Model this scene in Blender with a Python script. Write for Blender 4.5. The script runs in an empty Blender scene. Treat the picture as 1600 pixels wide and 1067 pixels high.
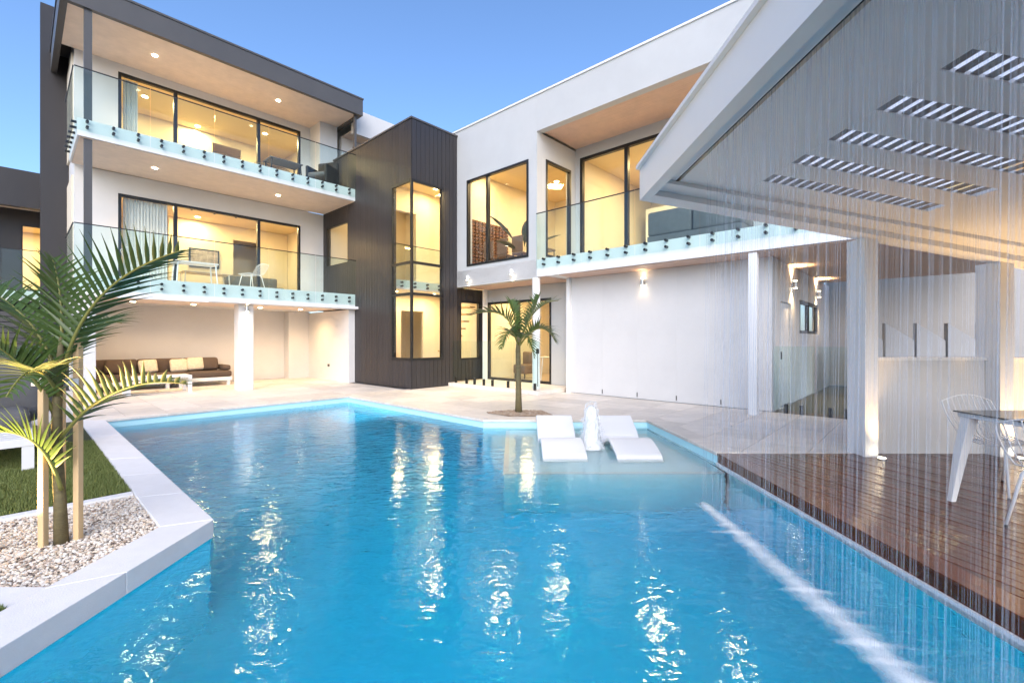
import bpy, bmesh, math, random
from mathutils import Vector, Matrix
from mathutils.geometry import tessellate_polygon
random.seed(7)
PI = math.pi
SC = bpy.context.scene
COL = SC.collection

# ---------------------------------------------------------------- camera, sky, sun, exposure
cam_d = bpy.data.cameras.new('camera'); cam = bpy.data.objects.new('camera', cam_d); COL.objects.link(cam)
cam.location = (0, 0, 1.35); cam.rotation_euler = (PI/2, 0, 0)
cam_d.lens = 16.0; cam_d.sensor_width = 36.0; cam_d.shift_y = -0.0022
cam_d.clip_start = 0.05; cam_d.clip_end = 3000
SC.camera = cam
W = bpy.data.worlds.new('World'); SC.world = W; W.use_nodes = True
wn = W.node_tree.nodes; wl = W.node_tree.links
sky = wn.new('ShaderNodeTexSky'); sky.sky_type = 'NISHITA'; sky.sun_disc = False
sky.sun_elevation = math.radians(32); sky.sun_rotation = math.radians(180)
sky.air_density = 1.0; sky.dust_density = 1.6; sky.ozone_density = 6.2
wl.new(sky.outputs[0], wn['Background'].inputs[0]); wn['Background'].inputs[1].default_value = 0.12
sun_d = bpy.data.lights.new('sun', 'SUN'); sun = bpy.data.objects.new('sun', sun_d); COL.objects.link(sun)
sun_d.energy = 1.1; sun_d.angle = math.radians(60); sun_d.color = (1, 0.86, 0.71)
sun.rotation_euler = (math.radians(58), 0, 0)
SC.view_settings.view_transform = 'Standard'; SC.view_settings.look = 'None'
SC.view_settings.exposure = 1.38; SC.view_settings.gamma = 1.0; SC.view_settings.use_curve_mapping = False
SC.cycles.max_bounces = 12; SC.cycles.diffuse_bounces = 5; SC.cycles.glossy_bounces = 3; SC.cycles.transmission_bounces = 8; SC.cycles.transparent_max_bounces = 24; SC.cycles.caustics_reflective = False; SC.cycles.caustics_refractive = True
SC.cycles.use_denoising = True; SC.cycles.sample_clamp_indirect = 4.0; SC.cycles.use_adaptive_sampling = True; SC.cycles.adaptive_threshold = 0.02
LAMP = 0.85

# ---------------------------------------------------------------- frames and helpers
AX = Vector((0.677, 0.736, 0)).normalized()
HOUSE = Matrix(((AX.x, -AX.y, 0, 0), (AX.y, AX.x, 0, 0), (0, 0, 1, 0), (0, 0, 0, 1)))   # local (u, v, z): house axes
ID = Matrix.Identity(4)
WM = {}
def UV(u, v, z=0): return HOUSE @ Vector((u, v, z))
def XY2UV(x, y): return (x*AX.x + y*AX.y, -x*AX.y + y*AX.x)

def tag(o, label=None, cat=None, group=None, kind=None):
    if label: o['label'] = label
    if cat: o['category'] = cat
    if group: o['group'] = group
    if kind: o['kind'] = kind
    return o
def link(o, M, parent=None):
    COL.objects.link(o)
    if parent is not None:
        o.parent = parent; o.matrix_basis = WM[parent.name].inverted() @ M
    else:
        o.matrix_basis = M
    WM[o.name] = M.copy()
    return o
def empty(name, loc, rz=0.0):
    o = bpy.data.objects.new(name, None); o.empty_display_size = 0.2
    return link(o, Matrix.Translation(Vector(loc)) @ Matrix.Rotation(rz, 4, 'Z'))
def thing(name, loc, label, cat, group=None, rz=0.0):
    return tag(empty(name, loc, rz), label, cat, group)

class MB:
    def __init__(s): s.v = []; s.f = []; s.sm = False
    def add(s, vs, fs):
        n = len(s.v); s.v += [tuple(p) for p in vs]; s.f += [tuple(i+n for i in f) for f in fs]; return s
    def box(s, x0, x1, y0, y1, z0, z1):
        if x0 > x1: x0, x1 = x1, x0
        if y0 > y1: y0, y1 = y1, y0
        vs = [(x0,y0,z0),(x1,y0,z0),(x1,y1,z0),(x0,y1,z0),(x0,y0,z1),(x1,y0,z1),(x1,y1,z1),(x0,y1,z1)]
        return s.add(vs, [(0,3,2,1),(4,5,6,7),(0,1,5,4),(1,2,6,5),(2,3,7,6),(3,0,4,7)])
    def prism(s, poly, z0, z1):
        a = sum(poly[i][0]*poly[(i+1)%len(poly)][1]-poly[(i+1)%len(poly)][0]*poly[i][1] for i in range(len(poly)))
        if a < 0: poly = poly[::-1]
        n = len(poly)
        vs = [(p[0],p[1],z0) for p in poly]+[(p[0],p[1],z1) for p in poly]
        return s.add(vs, [tuple(range(n-1,-1,-1)), tuple(range(n,2*n))]+[(i,(i+1)%n,(i+1)%n+n,i+n) for i in range(n)])
    def tube(s, pts, rad, n=8, caps=True):
        pts = [Vector(p) for p in pts]
        if not hasattr(rad, '__len__'): rad = [rad]*len(pts)
        rings = []; up = None
        for i, p in enumerate(pts):
            d = (pts[min(i+1,len(pts)-1)]-pts[max(i-1,0)]).normalized()
            if up is None:
                up = Vector((0,0,1)) if abs(d.z) < .9 else Vector((1,0,0))
            a = d.cross(up)
            if a.length < 1e-5: a = d.orthogonal()
            a.normalize(); b = d.cross(a).normalized(); up = b.cross(d)*-1 if False else up
            rings.append([p+a*math.cos(2*PI*k/n)*rad[i]+b*math.sin(2*PI*k/n)*rad[i] for k in range(n)])
        vs = [q for r in rings for q in r]; fs = []
        for i in range(len(pts)-1):
            for k in range(n):
                fs.append((i*n+k, (i+1)*n+k, (i+1)*n+(k+1)%n, i*n+(k+1)%n))
        if caps:
            fs.append(tuple(range(n))); fs.append(tuple(range((len(pts)-1)*n+n-1, (len(pts)-1)*n-1, -1)))
        return s.add(vs, fs)
    def sweep(s, prof, x0, x1):      # closed (y, z) outline pushed along x
        n = len(prof)
        vs = [(x0,p[0],p[1]) for p in prof]+[(x1,p[0],p[1]) for p in prof]
        return s.add(vs, [tuple(range(n)), tuple(range(2*n-1,n-1,-1))]+[(i,i+n,(i+1)%n+n,(i+1)%n) for i in range(n)])
    def build(s, name, mat, parent=None, F=ID, bevel=0.0, smooth=False, mesh_only=False):
        xs = [p[0] for p in s.v]; ys = [p[1] for p in s.v]; zs = [p[2] for p in s.v]
        c = Vector(((min(xs)+max(xs))/2, (min(ys)+max(ys))/2, min(zs)))
        me = bpy.data.meshes.new(name)
        me.from_pydata([(p[0]-c.x, p[1]-c.y, p[2]-c.z) for p in s.v], [], s.f)
        bm = bmesh.new(); bm.from_mesh(me)
        bmesh.ops.recalc_face_normals(bm, faces=bm.faces)
        if bevel > 0:
            bmesh.ops.bevel(bm, geom=[e for e in bm.edges if len(e.link_faces) == 2 and e.calc_face_angle(0) > .5], offset=bevel, segments=2, profile=.5, affect='EDGES')
        bm.to_mesh(me); bm.free()
        if smooth: me.polygons.foreach_set('use_smooth', [True]*len(me.polygons))
        me.materials.append(mat)
        o = bpy.data.objects.new(name, me)
        return link(o, F @ Matrix.Translation(c), parent)
def bx(name, mat, parent, x0, x1, y0, y1, z0, z1, F=ID, bevel=0.0):
    return MB().box(x0,x1,y0,y1,z0,z1).build(name, mat, parent, F, bevel)
def inst(name, src, M, parent=None):      # one more object on the same mesh
    return link(bpy.data.objects.new(name, src.data), M, parent)
def copy_tree(root, M):
    """copy a thing and its parts and sub-parts to matrix M"""
    D = M @ WM[root.name].inverted()
    def rec(o, par):
        c = o.copy(); return_o = link(c, D @ WM[o.name], par)
        for ch in [k for k in o.children]: rec(ch, c)
        return return_o
    return rec(root, None)

# ---------------------------------------------------------------- materials
def nt(name):
    m = bpy.data.materials.new(name); m.use_nodes = True
    n = m.node_tree.nodes; l = m.node_tree.links
    return m, n, l, n['Principled BSDF']
def pm(name, col, rough=.6, var=.08, scale=4.0, bump=0.0, bscale=60.0, metal=0.0, rnd=0.0, stretch=(1,1,1), coat=0.0):
    m, n, l, b = nt(name)
    b.inputs['Roughness'].default_value = rough; b.inputs['Metallic'].default_value = metal
    if coat: b.inputs['Coat Weight'].default_value = coat; b.inputs['Coat Roughness'].default_value = .08
    tc = n.new('ShaderNodeTexCoord'); mp = n.new('ShaderNodeMapping'); mp.inputs['Scale'].default_value = stretch
    l.new(tc.outputs['Object'], mp.inputs[0])
    no = n.new('ShaderNodeTexNoise'); no.inputs['Scale'].default_value = scale; no.inputs['Detail'].default_value = 6; no.inputs['Roughness'].default_value = .65
    l.new(mp.outputs[0], no.inputs[0])
    hs = n.new('ShaderNodeHueSaturation'); hs.inputs['Color'].default_value = (*col, 1)
    mr = n.new('ShaderNodeMapRange'); mr.inputs[1].default_value = .25; mr.inputs[2].default_value = .75
    mr.inputs[3].default_value = 1-var; mr.inputs[4].default_value = 1+var
    l.new(no.outputs[0], mr.inputs[0])
    val = mr.outputs[0]
    if rnd:
        oi = n.new('ShaderNodeObjectInfo'); r2 = n.new('ShaderNodeMapRange'); r2.inputs[3].default_value = 1-rnd; r2.inputs[4].default_value = 1+rnd
        l.new(oi.outputs['Random'], r2.inputs[0])
        mu = n.new('ShaderNodeMath'); mu.operation = 'MULTIPLY'; l.new(val, mu.inputs[0]); l.new(r2.outputs[0], mu.inputs[1]); val = mu.outputs[0]
        ad = n.new('ShaderNodeVectorMath'); ad.operation = 'ADD'; l.new(mp.outputs[0], ad.inputs[0])
        sc = n.new('ShaderNodeMath'); sc.operation = 'MULTIPLY'; sc.inputs[1].default_value = 37.0; l.new(oi.outputs['Random'], sc.inputs[0])
        l.new(sc.outputs[0], ad.inputs[1]); l.new(ad.outputs[0], no.inputs[0])
    l.new(val, hs.inputs['Value']); l.new(hs.outputs[0], b.inputs['Base Color'])
    rr = n.new('ShaderNodeMapRange'); rr.inputs[3].default_value = max(0,rough-.08); rr.inputs[4].default_value = min(1,rough+.08)
    l.new(no.outputs[0], rr.inputs[0]); l.new(rr.outputs[0], b.inputs['Roughness'])
    if bump:
        n2 = n.new('ShaderNodeTexNoise'); n2.inputs['Scale'].default_value = bscale; n2.inputs['Detail'].default_value = 4
        l.new(mp.outputs[0], n2.inputs[0])
        bp = n.new('ShaderNodeBump'); bp.inputs['Strength'].default_value = bump; bp.inputs['Distance'].default_value = .01
        l.new(n2.outputs[0], bp.inputs['Height']); l.new(bp.outputs[0], b.inputs['Normal'])
    return m
def emis(name, col, s):
    m, n, l, b = nt(name)
    b.inputs['Base Color'].default_value = (.8,.8,.8,1)
    b.inputs['Emission Color'].default_value = (*col,1); b.inputs['Emission Strength'].default_value = s
    return m
def glass(name, tint=(.96,.985,.975), ior=1.5, rough=0.0):
    m, n, l, b = nt(name); n.remove(b)
    tr = n.new('ShaderNodeBsdfTransparent'); tr.inputs[0].default_value = (*tint,1)
    gl = n.new('ShaderNodeBsdfGlossy'); gl.inputs['Roughness'].default_value = rough; gl.inputs[0].default_value = (1,1,1,1)
    fr = n.new('ShaderNodeFresnel'); fr.inputs[0].default_value = ior
    ge = n.new('ShaderNodeNewGeometry'); sb = n.new('ShaderNodeMath'); sb.operation = 'SUBTRACT'; sb.use_clamp = True; l.new(fr.outputs[0], sb.inputs[0]); l.new(ge.outputs['Backfacing'], sb.inputs[1])
    mx = n.new('ShaderNodeMixShader'); l.new(sb.outputs[0], mx.inputs[0]); l.new(tr.outputs[0], mx.inputs[1]); l.new(gl.outputs[0], mx.inputs[2])
    l.new(mx.outputs[0], n['Material Output'].inputs[0])
    return m
def boards(name, col, axis, w, rough=.5, groove=.6):     # thin board lines, far soffits only
    m = pm(name, col, rough, .10, 3.0, stretch=(1,1,1))
    n = m.node_tree.nodes; l = m.node_tree.links; b = n['Principled BSDF']
    tc = n.new('ShaderNodeTexCoord'); sx = n.new('ShaderNodeSeparateXYZ'); l.new(tc.outputs['Object'], sx.inputs[0])
    dv = n.new('ShaderNodeMath'); dv.operation = 'DIVIDE'; dv.inputs[1].default_value = w; l.new(sx.outputs[axis], dv.inputs[0])
    pp = n.new('ShaderNodeMath'); pp.operation = 'PINGPONG'; pp.inputs[1].default_value = .5; l.new(dv.outputs[0], pp.inputs[0])
    mr = n.new('ShaderNodeMapRange'); mr.inputs[1].default_value = 0; mr.inputs[2].default_value = .07; l.new(pp.outputs[0], mr.inputs[0])
    bp = n.new('ShaderNodeBump'); bp.inputs['Strength'].default_value = groove; bp.inputs['Distance'].default_value = .01
    l.new(mr.outputs[0], bp.inputs['Height']); l.new(bp.outputs[0], b.inputs['Normal'])
    return m
M = {}
M['white'] = pm('white_render', (.66,.655,.65), .7, .06, .9, .15, 90)
M['pale'] = pm('shaded_white_render', (.51,.525,.535), .7, .06, .9, .15, 90)  # white render, greyed in colour for walls turned from the light
M['whitep'] = pm('white_paint', (.80,.80,.80), .4, .02, 2.0)
M['dark'] = pm('charcoal_cladding', (.032,.029,.031), .45, .15, 2.0, rnd=.12, stretch=(1,1,.25))
M['fascia'] = pm('charcoal_metal', (.085,.080,.078), .4, .08, 1.5)
M['blackf'] = pm('black_aluminium', (.012,.012,.013), .35, .1, 3)
M['soffit'] = boards('soffit_lining', (.80,.66,.55), 1, .14)
M['soffitR'] = boards('soffit_lining_pink', (.64,.45,.36), 0, .14)
M['room'] = pm('room_plaster', (.74,.66,.53), .8, .03, 1.0)
M['roomc'] = pm('room_ceiling', (.74,.60,.36), .8, .02, 1.0)  # yellow of the warm lamplight is put into the ceiling colour
M['roomf'] = pm('room_floor', (.45,.36,.27), .35, .15, 3.0)
M['glass'] = glass('window_glass')
M['balglass'] = glass('balustrade_glass', (.90,.965,.95))
M['curtain'] = pm('sheer_curtain', (.85,.84,.82), .9, .04, 4)
M['lampw'] = emis('downlight_lens', (1,.83,.55), 14.0)
M['paver'] = pm('travertine', (.70,.645,.58), .5, .15, 5.0, .12, 50, rnd=.12, stretch=(1,2.2,1))
M['coping'] = pm('white_coping_stone', (.80,.79,.79), .6, .05, 6.0, .2, 120, rnd=.03)
M['pool'] = pm('pool_plaster', (.55,.90,.98), .6, .04, 2.0)
M['shelf'] = pm('pale_ledge_plaster', (.80,.90,.93), .6, .03, 2.0)
M['deckw'] = pm('merbau_decking', (.10,.025,.009), .09, .35, 3.0, .25, 40, rnd=.3, stretch=(6,.5,1))
M['deckw'].node_tree.nodes['Principled BSDF'].inputs['Specular IOR Level'].default_value = .45
M['timber'] = pm('pine_stake', (.62,.44,.24), .7, .12, 5, .2, 40, stretch=(4,4,.4))
M['sofa'] = pm('brown_fabric', (.10,.072,.055), .9, .12, 12, .4, 200)
M['greyf'] = pm('grey_fabric', (.12,.12,.125), .9, .12, 8, .4, 200)
M['cream'] = pm('cream_fabric', (.66,.58,.44), .9, .2, 25, .3, 200)
M['wire'] = pm('white_wire', (.80,.80,.80), .35, .02, 2)
M['chrome'] = pm('satin_steel', (.55,.55,.55), .3, .05, 3, metal=1.0)
M['frond'] = pm('palm_leaf', (.060,.105,.022), .4, .35, 5.0, rnd=.15)
M['rachis'] = pm('palm_stem', (.20,.20,.05), .5, .2, 6)
M['trunk'] = pm('palm_trunk', (.15,.125,.06), .8, .3, 12, .5, 40, stretch=(1,1,3))
M['soil'] = pm('lawn_soil', (.05,.06,.022), .9, .2, 9)
M['gravelb'] = pm('gravel_bed', (.40,.33,.27), .9, .3, 40, .5, 80)
M['earth'] = pm('ground_earth', (.22,.20,.17), .9, .2, 1)
M['fencep'] = pm('fence_panel_dimmed', (.36,.36,.37), .7, .06, 1)  # white panels, with the carport shade put into their colour
M['screen'] = pm('grey_wall', (.52,.50,.49), .7, .08, 1)

# ---------------------------------------------------------------- pool, coping, paving, lawn
ZW = -0.13
def uvp(u, v): p = UV(u, v); return (p.x, p.y)
vK = (AX.x*.97+2.24)/AX.y
POOL = [(-2.24,.3), uvp(.97, vK), uvp(.97,10.1), uvp(5.27,10.1), uvp(5.27,5.5), (2.25,7.58), (2.44,5.39), (2.52,.3)]
def offset_poly(P, w):
    a = sum(P[i][0]*P[(i+1)%len(P)][1]-P[(i+1)%len(P)][0]*P[i][1] for i in range(len(P)))
    s = 1 if a > 0 else -1; out = []
    for i in range(len(P)):
        p0, p1, p2 = Vector(P[i-1]), Vector(P[i]), Vector(P[(i+1)%len(P)])
        e1 = (p1-p0).normalized(); e2 = (p2-p1).normalized()
        n1 = Vector((e1.y,-e1.x))*s; n2 = Vector((e2.y,-e2.x))*s
        b = (n1+n2).normalized(); out.append(tuple(p1+b*(w/max(.2, b.dot(n1)))))
    return out
CO = offset_poly(POOL, .28); LIP = offset_poly(POOL, -.02); SH = offset_poly(POOL, .10)
def sheet(name, mat, outer, z, holes=(), kind='structure', label=None):
    polys = [[Vector((*p, 0)) for p in outer]]+[[Vector((*p, 0)) for p in h] for h in holes]
    vs = [v for p in polys for v in p]
    o = MB().add([(v.x,v.y,z) for v in vs], tessellate_polygon(polys)).build(name, mat)
    o.data.update()
    if o.data.polygons[0].normal.z < 0: o.data.flip_normals()
    return tag(o, label, kind=kind)
sheet('ground', M['earth'], [(-900,-300),(900,-300),(900,1500),(-900,1500)], -.05, [SH])
n = len(POOL)
pb = MB()
pb.add([(*p,-.03) for p in POOL]+[(*p,-1.45) for p in POOL], [(i,(i+1)%n,(i+1)%n+n,i+n) for i in range(n)]+[tuple(range(n,2*n))])
pb.add([(*p,-.03) for p in POOL]+[(*p,-.031) for p in SH], [(i,(i+1)%n,(i+1)%n+n,i+n) for i in range(n)])
pool = tag(pb.build('pool', M['pool']), 'pale blue plastered pool basin', kind='structure')
bx('pool_shelf', M['shelf'], pool, -.09, 2.42, 5.17, 7.55, -1.44, -.27)
bx('shelf_nosing', M['whitep'], pool, -.10, 2.41, 5.16, 5.22, -.30, -.264)
bx('shelf_nosing', M['whitep'], pool, -.10, -.04, 5.222, 7.54, -.30, -.264)
def coping(i, mat, L=.85, zb=-.028):
    a, b = Vector(LIP[i]), Vector(LIP[(i+1)%n]); c, d = Vector(CO[i]), Vector(CO[(i+1)%n])
    k = max(1, round((b-a).length/L)); g = .0025/(b-a).length
    for j in range(k):
        t0, t1 = j/k+g, (j+1)/k-g
        MB().prism([tuple(a.lerp(b,t0)),tuple(a.lerp(b,t1)),tuple(c.lerp(d,t1)),tuple(c.lerp(d,t0))], zb, .012+random.uniform(-.001,.001)).build('coping_stone', mat, pool, bevel=.004)
for i, m in ((0,'coping'),(1,'coping'),(2,'paver'),(3,'paver'),(4,'paver'),(5,'paver')): coping(i, M[m], zb=-.12 if i < 2 else -.028)
MB().prism([(2.415,5.385),(2.455,5.385),(2.535,.3),(2.495,.3)], -.20, -.105).build('edge_tile', M['whitep'], pool)

# water: a closed body with a rippled, reflecting top and blue absorption inside
m, nn, l, b = nt('pool_water'); nn.remove(b)
gl = nn.new('ShaderNodeBsdfGlass'); gl.inputs['IOR'].default_value = 1.333; gl.inputs['Roughness'].default_value = 0.0; gl.inputs[0].default_value = (1,1,1,1)
l.new(gl.outputs[0], nn['Material Output'].inputs[0])
va = nn.new('ShaderNodeVolumeAbsorption'); va.inputs[0].default_value = (0,.885,.996,1); va.inputs[1].default_value = .95
l.new(va.outputs[0], nn['Material Output'].inputs[1])
tc = nn.new('ShaderNodeTexCoord')
mpw = nn.new('ShaderNodeMapping'); mpw.inputs['Scale'].default_value = (1,1.6,1); l.new(tc.outputs['Object'], mpw.inputs[0])
n1 = nn.new('ShaderNodeTexNoise'); n1.inputs['Scale'].default_value = 5.5; n1.inputs['Detail'].default_value = 2; n1.inputs['Distortion'].default_value = .6; l.new(mpw.outputs[0], n1.inputs[0])
n2 = nn.new('ShaderNodeTexNoise'); n2.inputs['Scale'].default_value = 17; n2.inputs['Detail'].default_value = 3; n2.inputs['Distortion'].default_value = .5; l.new(mpw.outputs[0], n2.inputs[0])
ad = nn.new('ShaderNodeMath'); ad.operation = 'MULTIPLY_ADD'; ad.inputs[1].default_value = .22; l.new(n2.outputs[0], ad.inputs[0]); l.new(n1.outputs[0], ad.inputs[2])
bp = nn.new('ShaderNodeBump'); bp.inputs['Strength'].default_value = .34; bp.inputs['Distance'].default_value = .017; l.new(ad.outputs[0], bp.inputs['Height'])
l.new(bp.outputs[0], gl.inputs['Normal'])
M['water'] = m
WP = offset_poly(POOL, -.001)
tag(MB().prism(WP, -1.448, ZW).build('pool_water', M['water']), 'bright blue rippled pool water', kind='structure')

# paving: clip square pavers to convex regions
def clip(poly, hp):
    a, b, c = hp; out = []
    for i in range(len(poly)):
        p, q = poly[i], poly[(i+1)%len(poly)]
        dp, dq = a*p[0]+b*p[1]-c, a*q[0]+b*q[1]-c
        if dp <= 0: out.append(p)
        if dp*dq < 0:
            t = dp/(dp-dq); out.append((p[0]+(q[0]-p[0])*t, p[1]+(q[1]-p[1])*t))
    return out
def hu(u, s): return (AX.x*s, AX.y*s, u*s)      # s=1 keeps below u, s=-1 keeps above
def hv(v, s): return (-AX.y*s, AX.x*s, v*s)
dA, dB = Vector((2.25,7.58)), Vector((2.44,5.39)); dn = (dB-dA).normalized(); dn = Vector((-dn.y, dn.x))
OFF = .283
regs = [[hv(10.1+OFF,-1), hu(.69,-1), hv(16.5,1), hu(6.98,1)],
        [hv(10.1+OFF,-1), hu(6.98,-1), hv(10.45,1), hu(9.45,1)],
        [hu(5.27+OFF,-1), hv(10.1+OFF,1), (0,-1,-(7.58+OFF)), hu(9.48,1), (1,0,7.2)],
        [(0,1,7.58+OFF), (0,-1,-5.40), (-dn.x,-dn.y,-(dn.dot(dA)+OFF)), hu(9.48,1), (1,0,6.4)]]
if dn.x < 0: regs[3][2] = (dn.x, dn.y, dn.dot(dA)-OFF)
pav = tag(sheet('paving', M['screen'], [uvp(-1,10.1+OFF), uvp(5.27+OFF,10.1+OFF), uvp(5.27+OFF,5.2), CO[5], CO[6], (9,5.4), (14,12), uvp(10,10.45), uvp(7,17), uvp(-1,17)], -.03), 'cream travertine paving')
TS = .6; g = .004
for a in range(0, 16):
    for c in range(-8, 28):
        u0, v0 = .09+a*TS, c*TS-.12
        if not (-3 < v0 < 16.6): continue
        for R in regs:
            P = [uvp(u0+g,v0+g), uvp(u0+TS-g,v0+g), uvp(u0+TS-g,v0+TS-g), uvp(u0+g,v0+TS-g)]
            for h in R:
                P = clip(P, h)
                if len(P) < 3: break
            if len(P) >= 3:
                ar = abs(sum(P[i][0]*P[(i+1)%len(P)][1]-P[(i+1)%len(P)][0]*P[i][1] for i in range(len(P))))/2
                if ar > .004: MB().prism(P, -.027, random.uniform(-.0008,.0008)).build('paver', M['paver'], pav)

# lawn, gravel bed, edging
lawn = sheet('lawn', M['soil'], [uvp(.685,5.21), uvp(.685,10.37), uvp(-7,10.37), uvp(-7,5.21)], -.004)
sheet('lawn', M['soil'], [(-2.525,.3), (-2.525,2.28), (-6,2.28), (-6,.3)], -.004)
bx('garden_edging', M['coping'], pool, -4, .685, 5.10, 5.20, -.04, .008, HOUSE, .004)
bx('garden_edging', M['coping'], pool, -5.5, -2.527, 2.285, 2.475, -.04, .006, ID, .004)
GP = [tuple(CO[1]), uvp(.685,5.095), uvp(-2.5,5.095), (-5.4,2.48), (-2.525,2.48)]
bed = sheet('garden_bed', M['gravelb'], GP, -.02)
def inside(P, x, y):
    c = False
    for i in range(len(P)):
        (x1,y1),(x2,y2) = P[i], P[i-1]
        if (y1 > y) != (y2 > y) and x < (x2-x1)*(y-y1)/(y2-y1)+x1: c = not c
    return c
rg = random.Random(3)
def pebbles(name, label, P, count, zb, r0, r1, mat='pebble'):
    xs = [p[0] for p in P]; ys = [p[1] for p in P]
    base = [(1,0,0),(-1,0,0),(0,1,0),(0,-1,0),(0,0,1),(0,0,-1)]
    V = []; Fc = []; cols = []
    t = 0
    while t < count:
        x, y = rg.uniform(min(xs),max(xs)), rg.uniform(min(ys),max(ys))
        if not inside(P, x, y): continue
        t += 1
        r = rg.uniform(r0, r1); R = Matrix.Rotation(rg.uniform(0,6.3),3,'Z') @ Matrix.Rotation(rg.uniform(-.7,.7),3,'X')
        S = Vector((rg.uniform(.8,1.4), rg.uniform(.7,1.1), rg.uniform(.5,.8)))*r
        z = zb+rg.uniform(.2,1.1)*r
        n0 = len(V)
        ring = []
        for hh, rr in ((-.6,.7),(.0,1.0),(.65,.68)):
            ring += [(math.cos(k*PI/2.5+hh)*rr*rg.uniform(.8,1.15), math.sin(k*PI/2.5+hh)*rr*rg.uniform(.8,1.15), hh) for k in range(5)]
        ring.append((0,0,.9))
        for q in ring:
            w = R @ Vector((q[0]*S.x,q[1]*S.y,q[2]*S.z)); V.append((x+w.x,y+w.y,z+w.z))
        for e in range(2):
            for k in range(5):
                Fc.append((n0+e*5+k, n0+e*5+(k+1)%5, n0+e*5+5+(k+1)%5, n0+e*5+5+k))
        for k in range(5): Fc.append((n0+10+k, n0+10+(k+1)%5, n0+15))
    b = MB(); b.v = V; b.f = Fc
    return tag(b.build(name, M[mat]), label, 'gravel', kind='stuff')
m, nn, l, b = nt('mixed_pebble')
gi = nn.new('ShaderNodeNewGeometry'); cr = nn.new('ShaderNodeValToRGB'); l.new(gi.outputs['Random Per Island'], cr.inputs[0])
cr.color_ramp.interpolation = 'CONSTANT'
for k, (p, c) in enumerate([(0,(.72,.65,.57)),(.3,(.80,.76,.70)),(.5,(.62,.50,.40)),(.65,(.76,.67,.55)),(.84,(.42,.33,.26)),(.92,(.18,.14,.12)),(.96,(.68,.54,.40))]):
    e = cr.color_ramp.elements[0] if k == 0 else cr.color_ramp.elements.new(p)
    e.position = p; e.color = (*c,1)
l.new(cr.outputs[0], b.inputs['Base Color']); b.inputs['Roughness'].default_value = .75
M['pebble'] = m
M['pebble2'] = m.copy()
for e in M['pebble2'].node_tree.nodes['Color Ramp'].color_ramp.elements: e.color = (e.color[0]*.55, e.color[1]*.47, e.color[2]*.40, 1)
GV = [tuple(CO[1]), uvp(.685,5.095), uvp(-1.2,5.095), (-3.9,2.48), (-2.525,2.48)]
pebbles('gravel', 'cream and brown pebble gravel round the staked palm', GV, 11000, -.018, .006, .0125)
BED2 = [(-.46,8.30),(-.05,8.55),(.55,8.50),(.72,7.98),(.0,7.90)]
sheet('garden_bed', M['gravelb'], BED2, .006)
pebbles('gravel', 'brown pebble patch round the small palm in the paving', BED2, 2600, .008, .010, .018, 'pebble2')
# turf blades
m, nn, l, b = nt('turf_blade')
gi = nn.new('ShaderNodeNewGeometry'); cr = nn.new('ShaderNodeValToRGB'); l.new(gi.outputs['Random Per Island'], cr.inputs[0])
cr.color_ramp.elements[0].color = (.09,.135,.028,1); cr.color_ramp.elements[1].color = (.23,.26,.08,1)
l.new(cr.outputs[0], b.inputs['Base Color']); b.inputs['Roughness'].default_value = .6
M['turf'] = m
def turf(label, P, count):
    xs = [p[0] for p in P]; ys = [p[1] for p in P]; V = []; Fc = []
    while len(Fc) < count:
        x, y = rg.uniform(min(xs),max(xs)), rg.uniform(min(ys),max(ys))
        if not inside(P, x, y): continue
        a = rg.uniform(0,6.3); w = .004; h = rg.uniform(.02,.038); t = rg.uniform(0,6.3); d = rg.uniform(.004,.018)
        k = len(V)
        V += [(x-w*math.cos(a),y-w*math.sin(a),-.006),(x+w*math.cos(a),y+w*math.sin(a),-.006),(x+d*math.cos(t),y+d*math.sin(t),h)]
        Fc.append((k,k+1,k+2))
    b = MB(); b.v = V; b.f = Fc
    tag(b.build('turf', M['turf']), label, 'grass', kind='stuff')
turf('green artificial turf lawn beside the white pool coping', [uvp(.68,5.21), uvp(.68,8.2), uvp(-1.6,8.2), uvp(-1.6,5.21)], 90000)
turf('small green turf corner at the lower left edge', [(-2.53,1.9),(-2.53,2.28),(-3.4,2.28),(-3.4,1.9)], 12000)

# ---------------------------------------------------------------- deck
bdir = Vector((-200,711,0)).normalized(); ang = math.atan2(bdir.y, bdir.x)-PI/2
DK = Matrix.Rotation(ang, 4, 'Z')       # local y runs along the boards
deck = tag(bx('deck', M['blackf'], None, 2.56, 8.6, .3, 5.385, -.6, -.045), 'dark timber deck frame', kind='structure')
MB().prism([(2.425,5.385),(2.60,5.385),(2.68,.3),(2.505,.3)],-.022,.004).build('deck_border_board', M['deckw'], deck, bevel=.003)
MB().prism([(2.43,5.384),(2.455,5.384),(2.535,.3),(2.51,.3)],-.104,-.0225).build('deck_fascia_board', M['deckw'], deck)
DI = DK.inverted()
hps = [(-1,-.01573,-2.604-.01573*5.385),(0,1,5.38),(0,-1,-.3),(1,0,8.6)]
for k in range(-10, 100):
    x0 = 1.2+k*.096
    q = [(x0,-6),(x0+.0905,-6),(x0+.0905,9),(x0,9)]
    q = [tuple((DK @ Vector((*p,0)))[:2]) for p in q]
    for h in hps:
        q = clip(q, h)
        if len(q) < 3: break
    if len(q) >= 3:
        q = [tuple((DI @ Vector((*p,0)))[:2]) for p in q]
        MB().prism(q, -.02, random.uniform(-.001,.001)).build('deck_board', M['deckw'], deck, DK, bevel=.002)

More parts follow.
